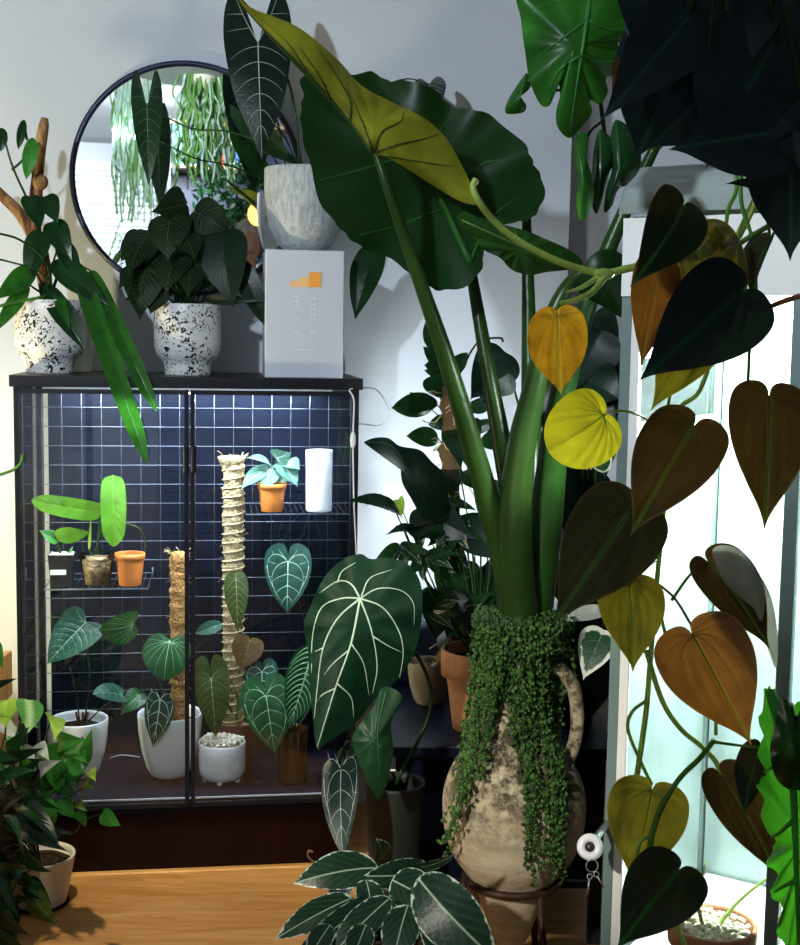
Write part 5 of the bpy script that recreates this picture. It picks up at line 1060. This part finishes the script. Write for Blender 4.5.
# ------------------------------------------------------------------ monstera top centre right
mr_ = P(640, -110, 1.75)
r = thing('hanging_monstera', 'bright green split-leaved monstera hanging at the top of the photo', 'plant', mr_); pot(r, mr_, .1, .14, 'planter', M['cream_glaze'])
b = MB(); b.tube([mr_+Vector((0, 0, .12)), Vector((mr_.x, mr_.y, 2.75))], .002, 6); b.build('hanger_cord', M['rope'], r)
tleaf('leaf', r, [(520, -12), (521, 20), (525, 52), (530, 82), (540, 104), (549, 106), (554, 96), (558, 84), (560, 96), (556, 112), (558, 128), (570, 138), (584, 124), (592, 112), (590, 100), (600, 104), (608, 92), (606, 78), (618, 74), (626, 56), (618, 44), (632, 34), (640, 10), (640, -12), (580, -20)], (575, 45), 1.72, L_['monstera'],
      vs=[(1.6, (592, -15), (584, 40), (576, 90), (570, 132)), ((588, 20), (560, 40), (534, 60)), ((588, 20), (610, 30), (630, 30)), ((582, 55), (560, 70), (550, 90)), ((582, 55), (600, 62), (618, 60)), ((588, -5), (560, 0), (530, 10))], vr=.0025, bulge=.03, wave=.012, label='large split leaf', nr=12)
for P_ in ([(526, 74), (532, 76), (530, 88), (520, 98), (526, 104), (524, 112), (512, 114), (505, 112), (508, 100), (518, 84)], [(576, 136), (588, 134), (586, 156), (592, 176), (594, 196), (588, 216), (580, 220), (576, 200), (578, 180), (574, 160)], [(600, 130), (612, 140), (616, 158), (608, 176), (602, 200), (596, 214), (590, 196), (592, 170), (594, 148)], [(616, 120), (632, 130), (640, 146), (640, 168), (628, 184), (618, 190), (612, 206), (604, 212), (606, 190), (612, 168), (610, 140)]):
    cx_, cy_ = np.mean([p[0] for p in P_]), np.mean([p[1] for p in P_])
    tleaf('leaf', r, P_, (cx_, cy_), 1.74+random.uniform(-.03, .05), L_['monstera'] if P_[0][0] < 600 else L_['darkgreen'], vs=[((P_[0][0], P_[0][1]), (cx_, cy_), (P_[len(P_)//2+1][0], P_[len(P_)//2+1][1]))], vr=.0015, bulge=.02)
stem('stem', r, [mr_+Vector((0, 0, .12)), (600, -40, 1.74), (592, -10, 1.73)], .004, M['petiole_green'])
stem('stem', r, [mr_+Vector((0, 0, .12)), (610, -40, 1.76), (598, 60, 1.78), (604, 130, 1.77), (606, 160, 1.76)], .003, M['petiole_dark'])
stem('stem', r, [(598, 60, 1.78), (560, 90, 1.76), (528, 80, 1.75)], .002, M['petiole_green'])
stem('stem', r, [(604, 120, 1.77), (590, 132, 1.76), (584, 150, 1.76)], .002, M['petiole_green'])
# ------------------------------------------------------------------ ruffled leaf right bottom
fp = P(840, 960, 1.15)
r = thing('potted_fern', 'bright green crinkly-edged leaves at the lower right edge of the photo', 'potted plant', (fp.x, fp.y, 0)); pot(r, Vector((fp.x, fp.y, 0)), .12, .45, 'planter', M['black_plastic'])
tleaf('leaf', r, [(764, 692), (770, 686), (772, 694), (780, 702), (784, 700), (790, 712), (806, 700), (840, 740), (850, 850), (840, 980), (790, 990), (786, 950), (776, 930), (784, 912), (770, 894), (776, 878), (768, 862), (774, 842), (762, 820), (764, 800), (757, 785), (766, 770), (756, 752), (764, 738), (758, 720), (764, 706)], (806, 840), 1.16, L_['ruffled'], vs=[(2., (770, 690), (790, 760), (796, 860), (800, 985)), ((790, 760), (775, 765), (764, 772)), ((794, 820), (780, 832), (770, 838)), ((798, 880), (784, 886), (774, 892))], vr=.0025, bulge=.03, wave=.006, rip=3, nr=12)
tleaf('leaf', r, [(780, 698), (788, 702), (796, 716), (808, 706), (830, 740), (812, 782), (792, 790), (776, 778), (770, 750), (776, 720)], (796, 744), 1.11, L_['darkgreen'], vs=[((790, 704), (796, 744), (806, 780))], bulge=.02, wave=.01, label='dark green front leaf')
stem('stem', r, [Vector((fp.x, fp.y, .44)), (830, 1000, 1.15), (800, 985, 1.16)], .005, M['petiole_green'])
stem('stem', r, [Vector((fp.x, fp.y, .44)), (835, 900, 1.12), (806, 782, 1.11)], .004, M['petiole_green'])

# ------------------------------------------------------------------ the room behind, seen in the mirror
def cane(x, y, L): return MR(x, y, L)
def hangplant(label, px0, px1, y0, y1, L, n, mats, rad, spread, kink):
    c0 = MR((px0+px1)/2, y0, L); root = thing('hanging_plant', label, 'plant', c0); w = abs(MR(px0, y0, L).x-MR(px1, y0, L).x)/2
    H = MR(150, y0, L).z-MR(150, y1, L).z; hc = Vector((c0.x, c0.y, c0.z)); pot(root, hc, w*.45, .12, 'bowl', M['cream_glaze'])
    b = MB(); b.tube([hc+Vector((0, 0, .1)), Vector((hc.x, hc.y, 2.75))], .004, 6); b.build('hanger_cord', M['rope'], root)
    for k in range(n):
        a = random.uniform(0, 6.28); q = random.random()**.5; o1 = Vector((math.cos(a)*w*q, math.sin(a)*w*.5*q, 0)); h = H*random.uniform(.65, 1.05); pts = [hc+Vector((0, 0, .11)), hc+o1*.5+Vector((0, 0, .13+.04*spread))]
        for i in range(1, 7): pts.append(hc+o1*(.8+.25*i/6*spread)+Vector((random.gauss(0, kink), random.gauss(0, kink), .08-h*i/6)))
        b = MB(); b.tube(V3(crs(pts, 3)), rad*random.uniform(.6, 1.3), 5); b.build('strand', mats[k % len(mats)], root)
pale = leafmat('pale_silver_green_strand', (.6, .78, .74), (.5, .75, .65), tm=.3, rough=.5); mid_ = leafmat('mid_green_strand', (.18, .38, .10), (.3, .6, .15), tm=.3, rough=.4); dk_ = leafmat('dark_green_strand', (.03, .10, .04), (.1, .3, .05), tm=.2, rough=.4)
hangplant('pale silvery plant hanging in fine straight strands, reflected in the mirror beside the window', 108, 164, 88, 232, 8.1, 95, [pale, pale, mid_], .006, .2, .012)
hangplant('green plant hanging in thick arching straps, reflected in the middle of the mirror', 170, 234, 90, 200, 7.9, 95, [mid_, mid_, dk_, pale], .0065, 1., .018)
# bookcase
bc = MR(235, 190, 9.0); r = thing('bookcase', 'dark bookcase reflected at the right of the round mirror', 'bookcase', (bc.x+.25, bc.y, 0)); bx0, bx1, by = MR(166, 190, 9.0).x, bc.x+1.0, bc.y
ez = [0.05, .45, .85, 1.25, MR(238, 166, 9.0).z+0.0, MR(238, 100, 9.0).z, 2.68]
wd = plain('dark_blue_shelf_paint', (.03, .04, .08), .5); wl_ = plain('oak_shelf_board', (.35, .22, .12), .5)
b = MB(); b.box((bx0, by-.30, 0), (bx1, by-.285, 2.7)); b.build('back_panel', wd, r)
for x in (bx0, bx1-.025): b = MB(); b.box((x, by-.285, 0), (x+.025, by, 2.7)); b.build('side_panel', wd, r)
for z in ez: b = MB(); b.box((bx0+.025, by-.285, z-.025), (bx1-.025, by, z)); b.build('shelf_board', wl_ if z > 1.6 else wd, r)
cols = {'teal': (.08, .35, .33), 'blue': (.04, .14, .42), 'red': (.5, .05, .04), 'cream': (.6, .55, .42), 'white': (.7, .72, .72), 'green': (.08, .28, .12), 'black': (.02, .02, .03)}
seq = ['teal', 'teal', 'cream', 'blue', 'blue', 'teal', 'blue', 'red', 'red', 'black', 'cream', 'blue', 'white', 'red', 'green', 'teal', 'blue', 'cream', 'black', 'blue', 'red', 'white', 'teal', 'blue']
for si, z in ((4, ez[4]),):
    x = bx0+.04; pv = 'the side panel'; cnt = {}
    for i, cn in enumerate(seq[:14]):
        w_ = random.uniform(.028, .045); h_ = random.uniform(.22, .31)
        if x+w_ > bx1-.03: break
        bk = thing('book', f'{cn} book', 'book', (x+w_/2, by-.14, z), 'books in the reflected bookcase')
        cm = plain('book_cover_'+cn, cols[cn], .5) if 'book_cover_'+cn not in bpy.data.materials else bpy.data.materials['book_cover_'+cn]
        b = MB(); b.box((x, by-.225, z), (x+.003, by-.05, z+h_)); b.box((x+w_-.003, by-.225, z), (x+w_, by-.05, z+h_)); b.box((x, by-.053, z), (x+w_, by-.05, z+h_)); b.build('cover', cm, bk)
        b = MB(); b.box((x+.003, by-.22, z+.004), (x+w_-.003, by-.053, z+h_-.005)); b.build('pages', M['label'], bk)
        bk['label'] = f'{cn} book, {["first", "second", "third", "fourth", "fifth", "sixth", "seventh", "eighth", "ninth", "tenth", "eleventh", "twelfth", "thirteenth", "fourteenth"][i]} from the window end on the reflected bookcase shelf'
        x += w_+.003
# dark bushy plant and spiky plants reflected
bp = MR(236, 215, 8.5); r = thing('potted_ficus', 'dark small-leaved bush reflected behind the photographer', 'potted plant', (bp.x, bp.y, 0)); pot(r, Vector((bp.x, bp.y, 0)), .2, .35, 'planter', M['cream_glaze'])
b = MB(); b.tube([Vector((bp.x, bp.y, .33)), Vector((bp.x+.03, bp.y, 1.1)), Vector((bp.x, bp.y, bp.z))], (.02, .01), 8); b.build('trunk', M['twig'], r)
b = MB()
for k in range(900):
    v = Vector((random.gauss(0, 1), random.gauss(0, 1), random.gauss(0, 1))).normalized()*random.random()**.4; c_ = Vector((bp.x+v.x*.30, bp.y+v.y*.3, bp.z+v.z*.36)); n1 = Vector((random.gauss(0, 1), random.gauss(0, 1), random.gauss(0, 1))).normalized(); n2 = n1.orthogonal().normalized(); 
    b.add([c_-n1*.03, c_+n2*.014, c_+n1*.035, c_-n2*.014], [(0, 1, 2, 3)], 0, True)
b.build('foliage', L_['darkgreen'][0], r)['kind'] = 'stuff'
sp = MR(100, 262, 8.4); r = thing('potted_dracaena', 'spiky strap-leaved plant reflected at the lower left of the mirror', 'potted plant', (sp.x, sp.y, 0)); pot(r, Vector((sp.x, sp.y, 0)), .17, .3, 'planter', M['cream_glaze'])
b = MB(); b.tube([Vector((sp.x, sp.y, .28)), Vector((sp.x, sp.y, sp.z-.1))], .02, 8); b.build('trunk', M['twig'], r)
for k in range(44):
    a = random.uniform(0, 6.28); e = random.uniform(-.1, 1.2); o1 = Vector((math.cos(a)*math.cos(e), math.sin(a)*math.cos(e), math.sin(e)+.25)); p0 = Vector((sp.x, sp.y, sp.z-.12+random.uniform(-.1, .05)))
    l_ = random.uniform(.3, .5); pts = V3(crs([p0, p0+o1*l_*.5, p0+o1*l_*.85+Vector((0, 0, -.04)), p0+o1*l_*1.05+Vector((0, 0, -.14))], 3)); k_ = len(pts)
    b = MB(); b.tube(pts, [.014*math.sin(math.pi*min(.95, (i+1.2)/(k_+1))) for i in range(k_)], 6, flat=.25); b.build('leaf', [mid_, dk_, pale][k % 3], r)
# glowing pendant lamp reflected
lp = MR(257, 214, 6.4); r = thing('pendant_lamp', 'small glowing yellow globe lamp reflected beside the grey textured pot', 'lamp', lp)
b = MB(); b.blob(lp, .045, .045, .055, nu=20, nv=14); b.build('globe', emis('warm_bulb', (1., .62, .15), 2.5), r)
b = MB(); b.tube([lp+Vector((0, 0, .05)), lp+Vector((0, 0, .09))], .016, 12); b.build('lamp_holder', M['black_plastic'], r)
b = MB(); b.tube([lp+Vector((0, 0, .09)), Vector((lp.x, lp.y, 2.75))], .003, 6); b.build('cord', M['black_plastic'], r)
# ------------------------------------------------------------------ the photographer
def skin(name, verts, edges, rad, mat, parent, sub=2, root=0):
    me = bpy.data.meshes.new(name); org = wl(parent); me.from_pydata([Vector(v)-org for v in verts], edges, []); o = bpy.data.objects.new(name, me); C.objects.link(o); o.parent = parent
    m_ = o.modifiers.new('skin', 'SKIN'); m_.use_smooth_shade = True; sv = me.skin_vertices[0].data if me.skin_vertices else None
    if sv is None:
        bpy.context.view_layer.objects.active = o; sv = o.data.skin_vertices[0].data
    for i, q in enumerate(rad):
        sv[i].radius = q if isinstance(q, tuple) else (q, q); sv[i].use_root = (i == root)
    s_ = o.modifiers.new('sub', 'SUBSURF'); s_.levels = sub; s_.render_levels = sub; me.materials.append(mat); return o
hd = MR(247, 243, 7.25); px0, py0, H0 = hd.x, hd.y, hd.z
r = thing('person', 'person with fair hair in a light top photographing the plants, reflected in the mirror', 'person', (px0, py0, 0))
sk = plain('skin', (.55, .33, .24), .5, .4, var=.05); hair = plain('ash_blonde_hair', (.50, .46, .42), .5, .5, var=.35, scale=50); top_ = plain('white_knit_top', (.72, .72, .70), .8); jean = plain('dark_trousers', (.03, .04, .07), .8)
s_ = H0/1.62; Z = lambda z: z*s_
bv = [(0, 0, .94), (0, .01, 1.08), (0, 0, 1.22), (0, 0, 1.36), (0, .0, 1.44), (0, .02, 1.50), (0, .03, 1.56),
      (.17, 0, 1.38), (.23, .06, 1.14), (.10, .24, 1.16), (.07, .27, 1.18), (-.17, 0, 1.38), (-.23, .06, 1.14), (-.10, .24, 1.16), (-.07, .27, 1.18),
      (.09, 0, .88), (.10, .02, .5), (.10, -.01, .09), (.11, .12, .03), (-.09, 0, .88), (-.10, .02, .5), (-.10, -.01, .09), (-.11, .12, .03)]
be = [(0, 1), (1, 2), (2, 3), (3, 4), (4, 5), (5, 6), (3, 7), (7, 8), (8, 9), (9, 10), (3, 11), (11, 12), (12, 13), (13, 14), (0, 15), (15, 16), (16, 17), (17, 18), (0, 19), (19, 20), (20, 21), (21, 22)]
br = [(.15, .11), (.13, .10), (.14, .11), (.14, .10), .06, .05, .05, .055, .042, .028, .024, .055, .042, .028, .024, .09, .06, .04, .035, .09, .06, .04, .035]
W3 = lambda v: Vector((px0+v[0]*s_, py0+v[1]*s_, v[2]*s_))
skin('body', [W3(v) for v in bv], be, br, sk, r)
tv = [0, 1, 2, 3, 7, 8, 9, 11, 12, 13]; ix = {v: i for i, v in enumerate(tv)}
skin('top', [W3(bv[v]) for v in tv], [(ix[a], ix[c_]) for a, c_ in be if a in ix and c_ in ix], [(.165, .125), (.148, .118), (.155, .125), (.155, .115), .068, .054, .038, .068, .054, .038], top_, r)
lv = [0, 15, 16, 17, 19, 20, 21]; ix = {v: i for i, v in enumerate(lv)}
skin('trousers', [W3(bv[v]) for v in lv], [(ix[a], ix[c_]) for a, c_ in be if a in ix and c_ in ix], [(.16, .12), .10, .07, .052, .10, .07, .052], jean, r)
hc = W3((0, .03, 1.62)); b = MB(); nu, nv = 28, 20; vs = []; fs = []
for i in range(nv+1):
    ph = math.pi*i/nv
    for j in range(nu):
        a = 2*math.pi*j/nu; dx, dy, dz = math.sin(ph)*math.cos(a), math.sin(ph)*math.sin(a), math.cos(ph)
        w_ = 1-.22*max(0, -dz)**1.5; x, y, z = dx*.074*w_, dy*.095*(1-.1*max(0, -dz)), dz*.118
        f_ = max(0, dy); y += f_*(.022*math.exp(-((dx*.074/.010)**2+((z+.018)/.022)**2))+.006*math.exp(-((x/.02)**2+((z+.055)/.008)**2))-.010*(math.exp(-(((x-.03)/.013)**2+((z-.008)/.010)**2))+math.exp(-(((x+.03)/.013)**2+((z-.008)/.010)**2)))+.008*math.exp(-((z+.1)/.018)**2-(x/.02)**2))
        vs.append(hc+Vector((x, y, z)))
for i in range(nv):
    for j in range(nu): fs.append((i*nu+j, (i+1)*nu+j, (i+1)*nu+(j+1) % nu, i*nu+(j+1) % nu))
b.add(vs, fs)
for sx in (-1, 1): b.blob(hc+Vector((sx*.075, -.005, -.005)), .008, .018, .030, nu=10, nv=8)
hd_ = b.build('head', sk, r)
b = MB()
for sx in (-1, 1): b.blob(hc+Vector((sx*.030, .082, .008)), .013, .008, .008, nu=10, nv=8)
b.build('eye', [plain('eye_white', (.6, .6, .6), .3)], hd_)
b = MB()
for sx in (-1, 1): b.blob(hc+Vector((sx*.030, .089, .008)), .005, .003, .005, nu=8, nv=6)
b.build('iris', [plain('eye_iris', (.03, .05, .06), .3)], hd_)
b = MB(); b.blob(hc+Vector((0, .094, -.058)), .022, .005, .006, nu=12, nv=6); b.build('mouth', plain('lips', (.45, .14, .12), .5), hd_)
b = MB(); vs = []; fs = []; nu, nv = 28, 16
for i in range(nv+1):
    for j in range(nu):
        a = 2*math.pi*j/nu; back = max(0, -math.sin(a)); ph = (math.pi*.34+math.pi*.36*(1-max(0, math.sin(a)))**.6)*i/nv
        rr_ = 1.12+.05*math.sin(9*a+i*.3); vs.append(hc+Vector((math.sin(ph)*math.cos(a)*.076*rr_, math.sin(ph)*math.sin(a)*.098*rr_-.004, math.cos(ph)*.122*1.08)))
for i in range(nv):
    for j in range(nu): fs.append((i*nu+j, (i+1)*nu+j, (i+1)*nu+(j+1) % nu, i*nu+(j+1) % nu))
b.add(vs, fs); b.build('hair', hair, r)
for sx in (-1, 1):      # hands closing on the phone
    hv_, he, hr__ = [], [], []
    w0 = W3((sx*.075, .26, 1.175)); pm = W3((sx*.05, .30, 1.19)); hv_ += [w0, pm]; he.append((0, 1)); hr__ += [.022*s_, .026*s_]
    for q in range(4):
        kx = W3((sx*.045, .325-.004*q, 1.225-.020*q)); k2 = W3((sx*.03, .345, 1.228-.020*q)); k3 = W3((sx*(.012+.003*(q % 2)), .335, 1.230-.020*q)); n0 = len(hv_); hv_ += [kx, k2, k3]; he += [(1, n0), (n0, n0+1), (n0+1, n0+2)]; hr__ += [.009, .008, .007]
    n0 = len(hv_); hv_ += [W3((sx*.045, .285, 1.215)), W3((sx*.030, .292, 1.235))]; he += [(1, n0), (n0, n0+1)]; hr__ += [.010, .008]
    skin('hand', hv_, he, hr__, sk, r, 1)
b = MB(); q = W3((0, .318, 1.20)); b.box((q.x-.036, q.y-.004, q.z-.075), (q.x+.036, q.y+.004, q.z+.075), bev=.003); tag(b.build('phone', M['black_plastic']), 'dark phone held up by the photographer', 'phone')
# ------------------------------------------------------------------ light
def area(name, loc, to, sx, sy, en, col, spread=180):
    l = bpy.data.lights.new(name, 'AREA'); l.shape = 'RECTANGLE'; l.size = sx; l.size_y = sy; l.energy = en; l.color = col; l.spread = math.radians(spread)
    o = bpy.data.objects.new(name, l); C.objects.link(o); o.location = loc; o.rotation_euler = (Vector(to)-Vector(loc)).to_track_quat('-Z', 'Y').to_euler(); return o
def spot(name, loc, to, en, col, ang, rad=.03, blend=.4):
    l = bpy.data.lights.new(name, 'SPOT'); l.energy = en; l.color = col; l.spot_size = math.radians(ang); l.spot_blend = blend; l.shadow_soft_size = rad
    o = bpy.data.objects.new(name, l); C.objects.link(o); o.location = loc; o.rotation_euler = (Vector(to)-Vector(loc)).to_track_quat('-Z', 'Y').to_euler(); return o
wt = pl(300, 250, WALL)
spot('room_lamp_light', (-1.15, -.1, 2.15), pl(290, 120, WALL), 250, (.80, .90, 1.), 48, .05, .6)
spot('upper_right_fill_light', (-.9, .5, 2.3), P(700, 200, 1.95), 165, (.80, .90, 1.), 34, .05, .8)  # added spot without a fixture, brightens hood, recess and upper right leaves
spot('wall_fill_light', P(402, 640, 3.0), pl(410, 480, WALL), 13, (.92, 1., 1.), 74, .01, .35)  # added spot behind the leaves, no lamp there, whitens the lower wall
spot('wall_fill_light', P(520, 600, 3.0), pl(520, 470, WALL), 13, (.92, 1., 1.), 80, .01, .35)  # second added spot for the lower wall, also without a lamp
spot('cabinet_fill_light', (-.35, .2, 1.95), pl(160, 720, .15), 75, (.95, .98, 1.), 19, .05, .7)  # added spot, brightens the pots and leaves inside the cabinet
spot('amphora_fill_light', (-1.15, -.1, 1.8), P(515, 740, 2.5), 330, (1., .96, .86), 21, .04, .7)  # added narrow spot without a lamp, brightens the amphora
spot('hanging_plant_fill_light', (-.5, .6, 2.6), MR(160, 150, 8.0), 150, (.9, 1., .97), 60, .05, .5)  # added spot, brightens the hanging plants that the mirror reflects
spot('vine_fill_light', (-.9, -.2, 1.75), P(565, 350, 1.34), 8, (1., .97, .9), 18, .04, .6)  # added narrow spot without a lamp, brightens vine, amber and yellow leaves
spot('floor_lamp_light', (-.55, 1.9, 2.6), P(190, 930, 2.7), 175, (1., .88, .68), 34, .04)
spot('warm_lamp_light', cb(-.75, -.35, .75), cb(-.12, WALL, .9), 62, (1., .88, .52), 120, .06)
area('cabinet_led_light', cb(CW/2, .05, CH-.045), cb(CW/2, .10, 0), CW-.16, .03, 11, (.80, .9, 1.))
area('back_panel_fill_light', cb(CW/2, CD-.055, CH-.035), cb(CW/2, CD-.02, 0), CW-.16, .02, 6.5, (.75, .86, 1.))  # added light without a bar, brightens the top of the back panel
area('greenhouse_led_light', gh(GL/2, .225, GT-.038), gh(GL/2, .225, 0), GL-.16, .04, 16, (1., .98, .92))
area('behind_room_fill_light', (-.3, -1.2, 2.6), (-.2, -3.6, 1.6), .8, .4, 70, (.92, .98, 1.), 120)  # added soft light, brightens the reflected room
l = bpy.data.lights.new('greenhouse_fill_light', 'POINT'); l.energy = 26; l.color = (.97, 1., .97); l.shadow_soft_size = .02  # added point light without a bulb, brightens greenhouse interior and wall beyond
o = bpy.data.objects.new('greenhouse_fill_light', l); C.objects.link(o); o.location = gh(.2, .2, GT-.09)
w = bpy.data.worlds.new('room_world'); SC.world = w; w.use_nodes = True; w.node_tree.nodes['Background'].inputs[0].default_value = (.35, .42, .5, 1); w.node_tree.nodes['Background'].inputs[1].default_value = .25
vs_ = SC.view_settings; vs_.view_transform = 'Standard'; vs_.look = 'None'; vs_.exposure = 0.; vs_.gamma = 1; vs_.use_curve_mapping = False
